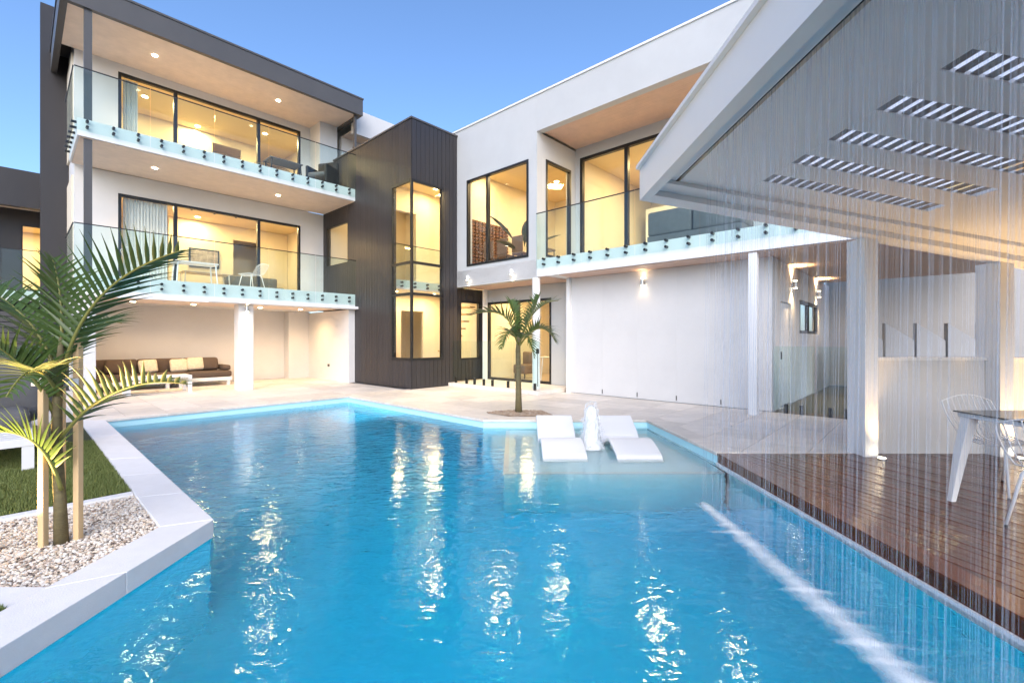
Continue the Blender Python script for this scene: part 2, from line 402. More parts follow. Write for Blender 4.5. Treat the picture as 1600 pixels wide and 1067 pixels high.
# ---------------------------------------------------------------- house building helpers (frame: u, v, z)
def Q(axis, c, a, d): return (a, c+d) if axis == 'v' else (c+d, a)
def pbox(mb, axis, c, a0, a1, d0, d1, z0, z1):
    if axis == 'v': mb.box(a0,a1,c+d0,c+d1,z0,z1)
    else: mb.box(c+d0,c+d1,a0,a1,z0,z1)
    return mb
def cells(a0, a1, z0, z1, ops):
    """column rectangles of a wall that leave the openings free"""
    cs = sorted({a0,a1,*[max(a0,min(a1,o[0])) for o in ops],*[max(a0,min(a1,o[1])) for o in ops]}); out = []
    for p, q in zip(cs, cs[1:]):
        if q-p < 1e-6: continue
        mid = (p+q)/2; z = z0
        for o in sorted([o for o in ops if o[0] < mid < o[1]], key=lambda o: o[2]):
            if o[2] > z: out.append((p,q,z,min(z1,o[2])))
            z = max(z, o[3])
        if z < z1: out.append((p,q,z,z1))
    return out
def wall(name, mat, parent, axis, c, a0, a1, z0, z1, ops=(), th=.2):
    mb = MB()
    for (p,q,r,s) in cells(a0,a1,z0,z1,ops): pbox(mb, axis, c, p, q, 0, th, r, s)
    return mb.build(name, mat, parent, HOUSE)
def cladding(parent, axis, c, a0, a1, z0, z1, ops=(), w=.15, name='cladding_board', mat=None, rev=0):
    k = round((a1-a0)/w); w = (a1-a0)/k
    for i in range(k):
        for (p,q,r,s) in cells(a0+i*w+.004, a0+(i+1)*w-.004, z0, z1, ops):
            pbox(MB(), axis, c, p, q, -.018, -.001, r, s).build(name, mat or M['dark'], parent, HOUSE)
def window(parent, axis, c, a0, a1, z0, z1, vs=(), hs=(), fw=.055, d0=.02, d1=.10, name='window', frames=None):
    mb = MB()
    pbox(mb,axis,c,a0,a0+fw,d0,d1,z0,z1); pbox(mb,axis,c,a1-fw,a1,d0,d1,z0,z1)
    pbox(mb,axis,c,a0+fw,a1-fw,d0,d1,z0,z0+fw); pbox(mb,axis,c,a0+fw,a1-fw,d0,d1,z1-fw,z1)
    xs = [a0+fw]; 
    for x in vs: pbox(mb,axis,c,x-fw*.6,x+fw*.6,d0,d1,z0+fw,z1-fw); xs += [x-fw*.6, x+fw*.6]
    xs.append(a1-fw); zz = [z0+fw]
    for z in hs:
        for p, q in zip(xs[::2], xs[1::2]): pbox(mb,axis,c,p,q,d0,d1,z-fw*.5,z+fw*.5)
        zz += [z-fw*.5, z+fw*.5]
    zz.append(z1-fw)
    f = mb.build(name, M['blackf'], parent, HOUSE)
    dm = (d0+d1)/2
    for p, q in zip(xs[::2], xs[1::2]):
        for r, s in zip(zz[::2], zz[1::2]):
            pbox(MB(),axis,c,p,q,dm-.004,dm+.004,r,s).build('pane', M['glass'], f, HOUSE)
    return f
def cyl(mb, c, axis, r, h, n=10):
    a = {'x':Vector((1,0,0)),'y':Vector((0,1,0)),'z':Vector((0,0,1))}[axis]
    c = Vector(c); return mb.tube([c, c+a*h], r, n)
SO = {}
def balustrade(parent, axis, c, a0, a1, zb, zt, npan, zs, sp=.4, off=.06, rail=True):
    L = (a1-a0)/npan
    for i in range(npan):
        p = pbox(MB(),axis,c,a0+i*L+.008,a0+(i+1)*L-.008,-off-.012,-off,zb,zt).build('glass_panel', M['balglass'], parent, HOUSE)
        if rail: pbox(MB(),axis,c,a0+i*L+.008,a0+(i+1)*L-.008,-off-.016,-off+.004,zt+.001,zt+.022).build('glass_edge_rail', M['blackf'], p, HOUSE)
        k = max(1, round(L/sp))
        for j in range(k):
            a = a0+i*L+(j+.5)*L/k
            for z in zs:
                x, y = Q(axis, c, a, -off-.03)
                if axis not in SO:
                    SO[axis] = cyl(MB(), (x,y,z), 'y' if axis == 'v' else 'x', .028, off+.029, 10).build('standoff', M['blackf'], p, HOUSE); SO[axis+'m'] = (x,y,z)
                else:
                    b = SO[axis+'m']; inst('standoff', SO[axis], HOUSE @ Matrix.Translation((x-b[0],y-b[1],z-b[2])) @ HOUSE.inverted() @ WM[SO[axis].name], p)
def lamp(name, kind, loc, energy, col=(1,.72,.38), size=.3, parent=None, rot=None, spot=None, blend=.6, rad=.03):
    d = bpy.data.lights.new(name, kind); d.energy = energy*LAMP; d.color = col
    if kind == 'AREA': d.size = size
    else: d.shadow_soft_size = rad
    if kind == 'SPOT': d.spot_size = math.radians(spot); d.spot_blend = blend
    o = bpy.data.objects.new(name, d)
    Mx = Matrix.Translation(Vector(loc))
    if rot is not None: Mx = Mx @ rot
    return link(o, Mx, parent)
WARM = (1,.70,.36); ROOMW = (1,.68,.31)
def downlight(parent, u, v, z, e=12, spot=110, lens=True):
    mb = cyl(MB(), (u,v,z-.012), 'z', .055, .011, 16)
    o = mb.build('downlight', M['lampw'], parent, HOUSE)
    if e: lamp('downlight_bulb', 'SPOT', UV(u,v,z-.03), e, (1,.64,.30), parent=o, spot=spot, blend=.8)
    return o
def room(parent, u0, u1, v0, v1, z0, z1, e, fl='roomf', open_u0=False, open_v0=False, open_u1=False, lights=((.3,.5),(.7,.5))):
    """inside faces of a lit room; the sides that are glazed stay open"""
    t = .08
    bx('room_floor', M[fl], parent, u0, u1, v0, v1, z0-.01, z0, HOUSE)
    c = bx('room_ceiling', M['roomc'], parent, u0, u1, v0, v1, z1, z1+.02, HOUSE)
    mb = MB(); mb.box(u0,u1,v1,v1+t,z0,z1)
    if not open_u0: mb.box(u0-t,u0,v0,v1,z0,z1)
    if not open_u1: mb.box(u1,u1+t,v0,v1,z0,z1)
    if not open_v0: mb.box(u0,u1,v0-t,v0,z0,z1)
    mb.build('room_wall', M['room'], parent, HOUSE)
    for (a,b_) in lights:
        u, v = u0+(u1-u0)*a, v0+(v1-v0)*b_
        d = cyl(MB(), (u,v,z1-.012), 'z', .07, .010, 14).build('downlight', M['lampw'], c, HOUSE)
        lamp('ceiling_bulb', 'AREA', UV(u,v,z1-.04), .5*e/len(lights), ROOMW, .5, d)
def curtain(parent, axis, c, a0, a1, z0, z1, d=.25, waves=14):
    mb = MB(); k = waves*6; vs = []
    for i in range(k+1):
        a = a0+(a1-a0)*i/k; dd = d+.03*math.sin(i/6*2*PI)+.008*math.sin(i*1.7)
        x, y = Q(axis, c, a, dd); vs += [(x,y,z0),(x,y,z1)]
        x, y = Q(axis, c, a, dd+.004); vs += [(x,y,z0),(x,y,z1)]
    for i in range(k):
        b = i*4
        mb.f += [(b,b+4,b+5,b+1),(b+2,b+3,b+7,b+6),(b+1,b+5,b+7,b+3),(b,b+2,b+6,b+4)]
    mb.v = vs
    return mb.build('curtain', M['curtain'], parent, HOUSE)

# ---------------------------------------------------------------- left house
lh = thing('house', UV(4,15.5), 'white rendered house wing with two glass balconies under a charcoal flat roof', 'house', rz=math.atan2(AX.y,AX.x))
Z1a, Z1b, Z2a, Z2b, ZR = 2.30, 2.75, 5.65, 6.05, 8.45
# roof
MB().box(.6,7.45,13.3,13.42,ZR,8.95).build('roof_fascia', M['fascia'], lh, HOUSE)
MB().box(.6,.72,13.422,17.2,ZR,8.95).build('roof_fascia', M['fascia'], lh, HOUSE)
MB().box(7.33,7.45,13.422,15.6,ZR,8.95).build('roof_fascia', M['fascia'], lh, HOUSE)
MB().box(.58,7.47,13.28,20.5,8.952,9.0).build('roof', M['fascia'], lh, HOUSE)
sof = bx('soffit', M['soffit'], lh, .722, 7.328, 13.422, 15.498, 8.50, 8.55, HOUSE)
for (px, v) in ((2.35,14.4),(5.3,14.4)): downlight(sof, px, v, 8.50, 60)
wall('wall', M['white'], lh, 'v', 15.5, .95, 7.195, Z1b, Z2a, [(1.77,6.42,Z1b,5.14)])
wall('wall', M['white'], lh, 'v', 15.5, .95, 7.32, Z2b, 8.5, [(1.77,6.42,Z2b,8.30)])
wall('side_wall', M['white'], lh, 'u', .95, 15.702, 17.2, 0, 8.9)
bx('wall_nib', M['white'], lh, 6.72, 7.32, 14.75, 15.498, Z2b+.002, 8.498, HOUSE)
bx('fin_wall', M['dark'], lh, .41, .945, 17.2, 17.5, 0, 10.2, HOUSE)
for z0, z1, up in ((Z1b,5.14,0),(Z2b,8.30,1)):
    window(lh, 'v', 15.5, 1.77, 6.42, z0+.001, z1, (3.0,5.14), (), .07, .03, .13, 'sliding_door')
    room(lh, .99, 7.19, 15.72, 20.0, z0-.001, z1+.30 if not up else 8.48, 210, open_v0=True, lights=((.25,.3),(.5,.55),(.78,.3)))
curtain(lh, 'v', 15.5, 1.9, 2.85, Z1b+.02, 5.1); curtain(lh, 'v', 15.5, 1.9, 2.2, Z2b+.02, 8.25, waves=6)
# interior wall pieces with door openings
wall('room_partition', M['room'], lh, 'v', 18.6, 3.4, 7.18, Z1b, 5.43, [(5.3,6.1,Z1b,4.95)], .1)
wall('room_partition', M['room'], lh, 'v', 18.4, .99, 6.0, Z2b, 8.47, [(4.6,5.5,Z2b,8.2)], .1)
# balconies
for zb, zt in ((Z1a,Z1b),(Z2a,Z2b)):
    sl = bx('balcony_slab', M['whitep'], lh, .86, 7.195, 13.3, 15.498, zb+.03, zt-.002, HOUSE)
    bx('soffit', M['soffit'], sl, .90, 7.19, 13.36, 15.49, zb+.012, zb+.028, HOUSE)
    balustrade(lh, 'v', 13.3, .80, 7.18, zb+.12, zt+1.04, 5, (zb+.22,zb+.34))
    balustrade(lh, 'u', .86, 13.26, 15.48, zb+.12, zt+1.04, 2, (zb+.22,zb+.34))
s2 = [c for c in lh.children if c.name.startswith('balcony_slab')]
for (px, v) in ((2.35,14.4),(5.3,14.4)): downlight(s2[1].children[0], px, v, Z2a+.012, 60)
bx('balcony_post', M['fascia'], lh, .97, 1.10, 13.36, 13.48, Z1b, Z2a+.01, HOUSE)
bx('balcony_post', M['fascia'], lh, .97, 1.10, 13.36, 13.48, Z2b, ZR+.05, HOUSE)
bx('balcony_post', M['fascia'], lh, 7.24, 7.31, 13.44, 13.52, 7.36, ZR+.05, HOUSE)
bx('gutter_strip', M['whitep'], lh, .92, 7.19, 13.22, 13.34, Z1a-.03, Z1a+.028, HOUSE)
bx('awning_roll', M['whitep'], lh, 3.2, 7.45, 13.10, 13.20, Z1a-.02, Z1a+.06, HOUSE, .01)
# ground floor alcove
bx('pillar', M['white'], lh, 3.93, 4.29, 13.36, 13.72, 0, Z1a-.032, HOUSE, .008)
bx('pillar', M['white'], lh, .86, 1.16, 13.36, 13.66, 0, Z1a-.032, HOUSE, .008)
bx('alcove_wall', M['white'], lh, .95, 7.19, 16.6, 16.8, 0, Z1a+.02, HOUSE)
bx('alcove_wall', M['white'], lh, 6.98, 7.19, 13.32, 16.598, 0, Z1a-.032, HOUSE)
bx('alcove_wall', M['white'], lh, 6.3, 6.98, 16.2, 16.598, 0, Z1a, HOUSE)
bx('alcove_wall', M['white'], lh, .95, 1.1, 14.6, 16.598, 0, Z1a, HOUSE)
ac = bx('alcove_ceiling', M['white'], lh, .96, 6.97, 15.5, 16.598, Z1a+.005, Z1a+.02, HOUSE)
for u in (2.0,3.3,5.0,6.2): downlight(s2[0].children[0], u, 15.0, Z1a+.012, 50, 150)
mb = cyl(MB(), (4.11,13.28,2.08), 'z', .045, .14, 14)
wlp = mb.build('wall_light', M['chrome'], lh, HOUSE); cyl(MB(), (4.11,13.28,2.075),'z',.036,.004,14).build('lens', M['lampw'], wlp, HOUSE)
lamp('wall_light_bulb','SPOT',UV(4.11,13.27,2.06),30,WARM,parent=wlp,spot=75,blend=.5)
lamp('wall_light_bulb','SPOT',UV(4.11,13.27,2.24),12,WARM,parent=wlp,rot=Matrix.Rotation(PI,4,'X'),spot=100)
for (x,z) in ((6.975,.45),): bx('power_point', M['blackf'], lh, x-.012, x, 14.6, 14.72, z, z+.08, HOUSE)
# white upper storey set back behind the tower
mb = MB(); mb.box(7.50,13,14.0,14.15,8.15,8.95); mb.box(7.50,13,14.152,20,8.87,8.94)
mb.build('rear_roof_fascia', M['white'], lh, HOUSE)
bx('rear_soffit', M['soffit'], lh, 7.52, 13, 14.152, 14.8, 8.25, 8.28, HOUSE)
wall('rear_wall', M['white'], lh, 'v', 14.8, 7.5, 13, 6.9, 8.28, [(7.9,10.5,7.1,8.05)])
window(lh,'v',14.8,7.9,10.5,7.1,8.05,(9.2,),(),.06); room(lh,7.6,12,15.02,18,6.9,8.24,60,open_v0=True,lights=((.3,.5),))

# ---------------------------------------------------------------- stair tower
tw = thing('stair_tower', UV(7.9,11), 'charcoal clad stair tower with tall lit corner window', 'tower', rz=math.atan2(AX.y,AX.x))
ZT = 7.30
wl_ops = [(10.32,11.27,.77,5.68),(13.74,15.3,3.78,5.18)]
wr_ops = [(7.218,8.27,.77,5.68)]
wall('wall', M['dark'], tw, 'u', 7.2, 10.3, 15.495, 0, ZT, [(10.29,11.27,.77,5.68),(13.74,15.3,3.78,5.18)], .15)
wall('wall', M['dark'], tw, 'v', 10.3, 7.352, 8.795, 0, ZT, [(7.35,8.27,.77,5.68)], .15)
cladding(tw, 'u', 7.2, 10.3, 15.49, .02, ZT, [(10.2,11.27,.77,5.68),(13.74,15.3,3.78,5.18)])
cladding(tw, 'v', 10.3, 7.2, 8.78, .02, ZT, [(7.1,8.27,.77,5.68)])
MB().box(7.16,8.79,10.26,15.6,ZT+.002,ZT+.05).build('parapet_cap', M['fascia'], tw, HOUSE)
# corner window
fr_ = MB(); fw = .07
for z in (.77, 2.545, 3.395, 5.61):
    fr_.box(7.17,7.24,10.345,11.27,z,z+.07); fr_.box(7.24,8.27,10.27,10.34,z,z+.07)
fr_.box(7.17,7.24,11.20,11.27,.84,5.61); fr_.box(8.20,8.27,10.27,10.34,.84,5.61); fr_.box(7.175,7.235,10.275,10.34,.77,5.68)
cw = fr_.build('corner_window', M['blackf'], tw, HOUSE)
for z0, z1 in ((.84,2.545),(2.615,3.395),(3.465,5.61)):
    MB().box(7.20,7.208,10.345,11.20,z0,z1).build('pane', M['glass'], cw, HOUSE)
    MB().box(7.24,8.20,10.30,10.308,z0,z1).build('pane', M['glass'], cw, HOUSE)
window(tw,'u',7.2,13.74,15.3,3.78,5.18,(),(),.06,-.01,.08)
# stairwell inside
bx('room_floor', M['roomf'], tw, 7.352, 10.4, 10.452, 15.4, .02, .05, HOUSE)
mb = MB(); mb.box(10.4,10.5,10.46,15.4,.05,6.6); mb.box(7.36,10.4,15.3,15.4,.05,6.6); mb.build('room_wall', M['room'], tw, HOUSE)
ct = bx('room_ceiling', M['roomc'], tw, 7.352, 10.4, 10.452, 15.3, 6.4, 6.45, HOUSE)
wall('room_partition', M['room'], tw, 'v', 12.9, 7.36, 10.4, .05, 6.4, [(8.6,9.5,.05,2.3),(8.3,9.2,3.3,5.6)], .1)
ld = bx('stair_landing', M['whitep'], tw, 7.5, 10.39, 11.6, 12.89, 2.85, 3.12, HOUSE)
balustrade(tw,'v',11.6,7.5,10.3,2.9,4.15,2,(2.93,3.04),.45)
for k in range(12):
    bx('stair_tread', M['timber'], tw, 8.6+k*.14, 8.84+k*.14, 10.9, 11.5, .25+k*.235, .30+k*.235, HOUSE)
for (u,v,z,e) in ((8.4,11.0,6.38,48),(9.5,12.2,6.38,30)):
    d = cyl(MB(),(u,v,z-.012),'z',.07,.011,14).build('downlight', M['lampw'], ct, HOUSE); lamp('ceiling_bulb','AREA',UV(u,v,z-.04),e,ROOMW,.4,d)
for (u,v) in ((9.4,12.2),(8.0,12.3)):
    d = cyl(MB(),(u,v,2.836),'z',.06,.013,14).build('downlight', M['lampw'], ld, HOUSE); lamp('ceiling_bulb','AREA',UV(u,v,2.80),26,ROOMW,.4,d)
lamp('ceiling_bulb','AREA',UV(8.8,14.2,6.3),24,ROOMW,.4,ct); 

# ---------------------------------------------------------------- right wing
rw = thing('house', UV(11,5), 'pale rendered house wing with a long upper balcony beside the dark tower', 'house', rz=math.atan2(AX.y,AX.x))
ub = 8.8; F0, F1 = 2.88, 3.35; R0, R1 = 6.55, 7.45
wall('box_wall', M['pale'], rw, 'u', ub, 7.25, 10.58, F0, R1, [(7.52,9.86,3.44,5.92)], .2)
wall('box_side_wall', M['pale'], rw, 'v', 7.25, 9.002, 10.5, F1, R0, [(9.16,10.25,3.46,5.95)], .15)
window(rw,'u',ub,7.52,9.86,3.44,5.92,(9.02,),(),.06,-.02,.08)
window(rw,'v',7.25,9.16,10.25,3.46,5.95,(),(),.06,-.02,.08)
MB().box(ub,ub+.2,-2.5,7.248,R0,R1).build('roof_fascia', M['pale'], rw, HOUSE)
MB().box(ub-.03,ub+.25,-2.5,10.6,R1+.002,R1+.045).build('parapet_cap', M['whitep'], rw, HOUSE)
MB().box(ub+.26,15,-2.5,10.6,7.0,7.1).build('roof', M['pale'], rw, HOUSE)
sfr = bx('soffit', M['soffitR'], rw, ub+.202, 10.498, -2.5, 7.248, R0+.06, R0+.09, HOUSE)
wall('rear_wall', M['pale'], rw, 'u', 10.5, -2.5, 7.25, F1, R0+.06, [(2.9,7.12,F1,6.33),(-1.5,2.2,F1,6.33)], .15)
window(rw,'u',10.5,2.9,7.12,F1+.001,6.33,(4.3,5.72),(),.08,.01,.12,'sliding_door')
window(rw,'u',10.5,-1.5,2.2,F1+.001,6.33,(.4,),(),.08,.01,.12,'sliding_door')
fs = bx('floor_slab', M['whitep'], rw, ub, 15, -1.2, 10.28, F0+.03, F1-.012, HOUSE)
bx('soffit', M['soffitR'], fs, ub+.06, 9.98, 7.0, 10.27, F0+.010, F0+.028, HOUSE)
cs = bx('carport_soffit', M['soffitR'], fs, ub+.06, 15, -1.15, 6.6, F0+.010, F0+.028, HOUSE)
balustrade(rw,'u',ub,-.8,7.22,F0+.22,F1+1.10,6,(F0+.31,F0+.44),.45)
room(rw,9.05,13.5,7.42,10.25,F1-.002,6.40,170,open_u0=True,open_v0=True,lights=((.15,.75),(.2,.25),(.6,.5)))
room(rw,10.66,15,-1.5,7.2,F1-.002,6.40,330,open_u0=True,lights=((.3,.8),(.3,.55),(.3,.25)))
# ground floor
wall('ground_wall', M['pale'], rw, 'u', 10.0, 6.7, 10.5, .10, F0+.008, [(7.72,10.26,.101,2.5)], .15)
window(rw,'u',10.0,7.72,10.26,.101,2.5,(8.99,),(),.07,.0,.1,'sliding_door')
room(rw,10.16,14,7.0,10.40,.10,2.82,120,open_u0=True,lights=((.25,.3),(.25,.75)))
wall('dark_wall', M['dark'], rw, 'v', 10.45, 8.8, 10.0, .10, F0+.008, [(9.02,9.86,.72,2.52)], .12)
cladding(rw,'v',10.45,8.8,9.98,.11,F0,[(9.02,9.86,.72,2.52)])
window(rw,'v',10.45,9.02,9.86,.72,2.52,(),(),.06,-.02,.08)
cyl(MB(),(8.86,7.32,.10),'z',.10,F0-.10+.008,20).build('round_post', M['whitep'], rw, HOUSE, smooth=False)
bx('post', M['whitep'], rw, 9.84, 9.96, 10.20, 10.30, .10, F0+.008, HOUSE)
bx('post', M['whitep'], rw, 8.84, 8.98, 2.26, 2.40, 0, F0+.008, HOUSE, .006)
bx('post', M['whitep'], rw, 9.42, 9.56, 6.70, 6.80, 0, F0+.008, HOUSE, .006)
porch = bx('porch_step', M['paver'], rw, 8.45, 9.99, 6.92, 10.28, 0, .098, HOUSE, .008)
# panelled white wall
bx('wall_core', M['pale'], rw, 9.517, 9.7, 2.17, 6.70, 0, F0+.008, HOUSE)
for k in range(5):
    v0 = 2.17+k*(4.53/5)
    pp = MB().box(9.50,9.516,v0+.0004,v0+4.53/5-.0004,.01,F0+.006).build('wall_panel', M['white'], rw, HOUSE)
    if k: bx('weep_vent', M['fascia'], rw, 9.49, 9.499, v0-.01, v0+.01, .05, .15, HOUSE)
wall('side_wall', M['white'], rw, 'v', 2.17, 9.72, 16, 0, F0+.008, [(10.16,11.05,0,2.1),(11.9,14.3,1.48,2.24)], .15)
wall('carport_end_wall', M['screen'], rw, 'u', 16.2, -14, 2.3, 0, F0+.4, (), .15)
dr = bx('door', M['whitep'], rw, 10.18, 11.03, 2.21, 2.26, .01, 2.09, HOUSE); bx('handle', M['blackf'], dr, 10.25, 10.28, 2.17, 2.208, .95, 1.1, HOUSE)
window(rw,'v',2.17,11.9,14.3,1.48,2.24,(13.1,),(),.07,.02,.1)
bx('room_wall', M['screen'], rw, 11.8, 14.4, 2.6, 2.65, 1.3, 2.4, HOUSE)
def wall_light(parent, axis, c, a, z, e):
    x, y = Q(axis, c, a, -.07)
    o = cyl(MB(), (x,y,z-.07), 'z', .04, .14, 16); x2, y2 = Q(axis, c, a, -.001); 
    pbox(o, axis, c, a-.02, a+.02, -.04, -.001, z-.03, z+.03)
    o = o.build('wall_light', M['chrome'], parent, HOUSE)
    cyl(MB(), (x,y,z-.082),'z',.034,.010,14).build('lens', M['lampw'], o, HOUSE)
    cyl(MB(), (x,y,z+.072),'z',.034,.010,14).build('lens', M['lampw'], o, HOUSE)
    x3, y3 = Q(axis, c, a, -.09)
    lamp('wall_light_bulb','SPOT',UV(x3,y3,z-.10),e,WARM,parent=o,spot=120,blend=.8)
    lamp('wall_light_bulb','SPOT',UV(x3,y3,z+.10),e,WARM,parent=o,rot=Matrix.Rotation(PI,4,'X'),spot=120,blend=.8)
wall_light(rw,'u',9.5,4.73,2.62,1.6); wall_light(rw,'v',2.17,11.1,2.5,28); wall_light(rw,'v',2.17,13.9,2.5,40)
for v in (9.75,8.05):
    o = cyl(MB(), (ub-.08,v,3.04),'z',.045,.13,14); o.box(ub-.05,ub-.001,v-.02,v+.02,3.09,3.13)
    o = o.build('wall_light', M['whitep'], rw, HOUSE); cyl(MB(),(ub-.08,v,3.028),'z',.036,.011,14).build('lens', M['lampw'], o, HOUSE)
    lamp('wall_light_bulb','SPOT',UV(ub-.09,v,3.0),70,WARM,parent=o,spot=80,blend=.6)

# ---------------------------------------------------------------- far dark house at the left edge and a slat fence
fh = thing('house', UV(-3,21), 'dark clad neighbouring house at the left edge behind the palm', 'house', rz=math.atan2(AX.y,AX.x))
bx('roof_fascia', M['dark'], fh, -9, 1.2, 20, 20.2, 5.3, 6.4, HOUSE)
bx('soffit', M['soffit'], fh, -9, 1.2, 20.2, 21.2, 5.45, 5.5, HOUSE)
wall('wall', M['dark'], fh, 'v', 21.2, -9, 1.2, 0, 6.3, [(.08,.95,2.9,4.98),(-.9,-.35,3.7,4.3)], .2)
window(fh,'v',21.2,.08,.95,2.9,4.98,(),(),.04); window(fh,'v',21.2,-.9,-.35,3.7,4.3,(),(),.04)
room(fh,-4,3,21.42,24,2.8,5.2,260,open_v0=True,lights=((.4,.5),(.65,.4)))
bx('balcony_slab', M['whitep'], fh, -9, 1.2, 20, 21.19, 2.5, 2.8, HOUSE)
balustrade(fh,'v',20,-6,1.1,2.6,4.0,5,(2.62,2.72),.6)
fn = thing('slat_fence', UV(-3,19), 'dark horizontal slat fence behind the left palm', 'fence', rz=math.atan2(AX.y,AX.x))
for k in range(14): bx('slat', M['fascia'], fn, -8, .6, 18.0, 18.03, .08+k*.145, .20+k*.145, HOUSE)
for k in range(4): bx('post', M['fascia'], fn, -7.5+k*2.5, -7.42+k*2.5, 18.04, 18.12, 0, 2.15, HOUSE)

# ---------------------------------------------------------------- pergola with rain curtain
pg = thing('pergola', (5,3,0), 'white pergola with a sloping slotted roof over the timber deck', 'pergola')
def zc(x): return 3.25-.18*x
def slab(x0, x1, y0, y1, d0, d1):
    v = [(x,y,zc(x)+d) for d in (d0,d1) for (x,y) in ((x0,y0),(x1,y0),(x1,y1),(x0,y1))]
    return MB().add(v, [(0,3,2,1),(4,5,6,7),(0,1,5,4),(1,2,6,5),(2,3,7,6),(3,0,4,7)])
slab(1.50,1.60,.0,5.35,0,.36).build('roof_fascia', M['whitep'], pg)
slab(1.46,1.62,.0,5.37,.362,.40).build('fascia_cap', M['whitep'], pg)
slab(1.602,1.745,.0,5.10,.10,.20).build('ceiling_lip', M['whitep'], pg)
slab(1.745,1.785,.0,5.10,.135,.20).build('rain_pipe', M['blackf'], pg)
slab(1.785,2.47,.0,5.10,.10,.20).build('ceiling_panel', M['whitep'], pg)
slab(4.10,8.6,.0,5.10,.10,.20).build('ceiling_panel', M['whitep'], pg)
slab(1.602,8.6,5.102,5.35,0,.30).build('roof_beam', M['whitep'], pg)
slab(1.602,8.6,4.85,5.10,.06,.099).build('ceiling_batten', M['whitep'], pg)
M['pgslat'] = pm('louvre_slat', (.22,.22,.23), .5, .05)
edges = []
cen = [3.0+k*.464 for k in range(-6, 4)]
y = 0.0
for c in cen:
    if c-.095 > y: slab(2.472,4.098,y,c-.095,.10,.125).build('ceiling_panel', M['whitep'], pg)
    y = c+.095
    if c < 1.4: 
        slab(2.472,4.098,c-.095,c+.095,.105,.12).build('ceiling_panel', M['whitep'], pg); continue
    for j in range(19):
        x = 2.478+j*.0852
        slab(x, x+.050, c-.0945, c+.0945, .108, .113).build('louvre_slat', M['pgslat'], pg)
slab(2.472,4.098,y,5.10,.10,.20).build('ceiling_panel', M['whitep'], pg)
m, nn, l, b = nt('added_diffuser'); b.inputs['Base Color'].default_value = (.85,.87,.9,1); b.inputs['Roughness'].default_value = .4
tl_ = nn.new('ShaderNodeBsdfTranslucent'); tl_.inputs[0].default_value = (.9,.92,.95,1); mx = nn.new('ShaderNodeMixShader'); mx.inputs[0].default_value = .8
l.new(b.outputs[0], mx.inputs[1]); l.new(tl_.outputs[0], mx.inputs[2]); l.new(mx.outputs[0], nn['Material Output'].inputs[0])
M['poly'] = m
slab(2.40,4.17,.0,5.05,.30,.306).build('added_diffuser_sheet', M['poly'], pg)  # translucent sheet added so the roof slots glow white with sky light
for x0, x1 in ((4.05,4.20),(5.60,5.76),(7.2,7.36)):
    v = [(x,y,z) for (x,y) in ((x0,5.22),(x1,5.22),(x1,5.5),(x0,5.5)) for z in (0.0,)]
    v += [(x,y,zc(x)-.002) for (x,y) in ((x0,5.22),(x1,5.22),(x1,5.5),(x0,5.5))]
    MB().add(v, [(0,3,2,1),(4,5,6,7),(0,1,5,4),(1,2,6,5),(2,3,7,6),(3,0,4,7)]).build('post', M['whitep'], pg)
for x0, x1 in ((4.202,5.598),(5.762,7.198),(7.362,8.6)):
    hw = bx('half_wall', M['white'], pg, x0, x1, 5.385, 5.49, 0, 1.10)
    bx('wall_cap', M['whitep'], hw, x0, x1, 5.36, 5.51, 1.102, 1.135)
for x in (4.17, 5.74):
    o = cyl(MB(), (x,5.13,.002), 'z', .045, .012, 16).build('deck_light', M['chrome'], pg)
    cyl(MB(), (x,5.13,.014), 'z', .034, .004, 16).build('lens', M['lampw'], o)
    lamp('deck_light_bulb','SPOT',(x,5.13,.03), 38 if x < 5 else 70, (1,.60,.24), parent=o, rot=Matrix.Rotation(PI,4,'X') @ Matrix.Rotation(.10,4,'X'), spot=70, blend=.9)
for x in (6.3,):
    o = cyl(MB(), (x,5.2,.002), 'z', .045, .012, 16).build('deck_light', M['chrome'], pg); cyl(MB(), (x,5.2,.014), 'z', .034, .004, 16).build('lens', M['lampw'], o)
    lamp('deck_light_bulb','SPOT',(x,5.2,.03), 60, (1,.62,.27), parent=o, rot=Matrix.Rotation(PI,4,'X'), spot=110, blend=.9)

m, nn, l, b = nt('falling_water'); nn.remove(b)
tr = nn.new('ShaderNodeBsdfTransparent'); tr.inputs[0].default_value = (.97,.98,1,1)
df = nn.new('ShaderNodeBsdfPrincipled'); df.inputs['Base Color'].default_value = (.85,.87,.9,1); df.inputs['Roughness'].default_value = .5
mx = nn.new('ShaderNodeMixShader'); mx.inputs[0].default_value = .06
l.new(tr.outputs[0], mx.inputs[1]); l.new(df.outputs[0], mx.inputs[2]); l.new(mx.outputs[0], nn['Material Output'].inputs[0])
M['rain'] = m
mb = MB(); rr = random.Random(11)
yy = .9
while yy < 4.13:
    x = 1.765+rr.uniform(-.012,.012); r = rr.choice((.001,.0014,.0018,.0026,.0038)); zt = zc(1.765)+.133
    pts = []; rad = []
    k = 9; ph = rr.uniform(0,6)
    for i in range(k+1):
        t = i/k; z = zt+(ZW-zt)*t
        pts.append((x-.05*t, yy, z)); rad.append(r*(1.1-.35*t+.2*math.sin(ph+i*2.4)))
    mb.tube(pts, [max(.0012,q) for q in rad], 5, False)
    yy += rr.choice((rr.uniform(.004,.010),rr.uniform(.006,.024)))*(1+max(0,yy-3.7)*5)
tag(mb.build('rain_curtain', M['rain'], smooth=True), 'curtain of fine falling water strands from pergola edge into pool', 'water', kind='stuff')
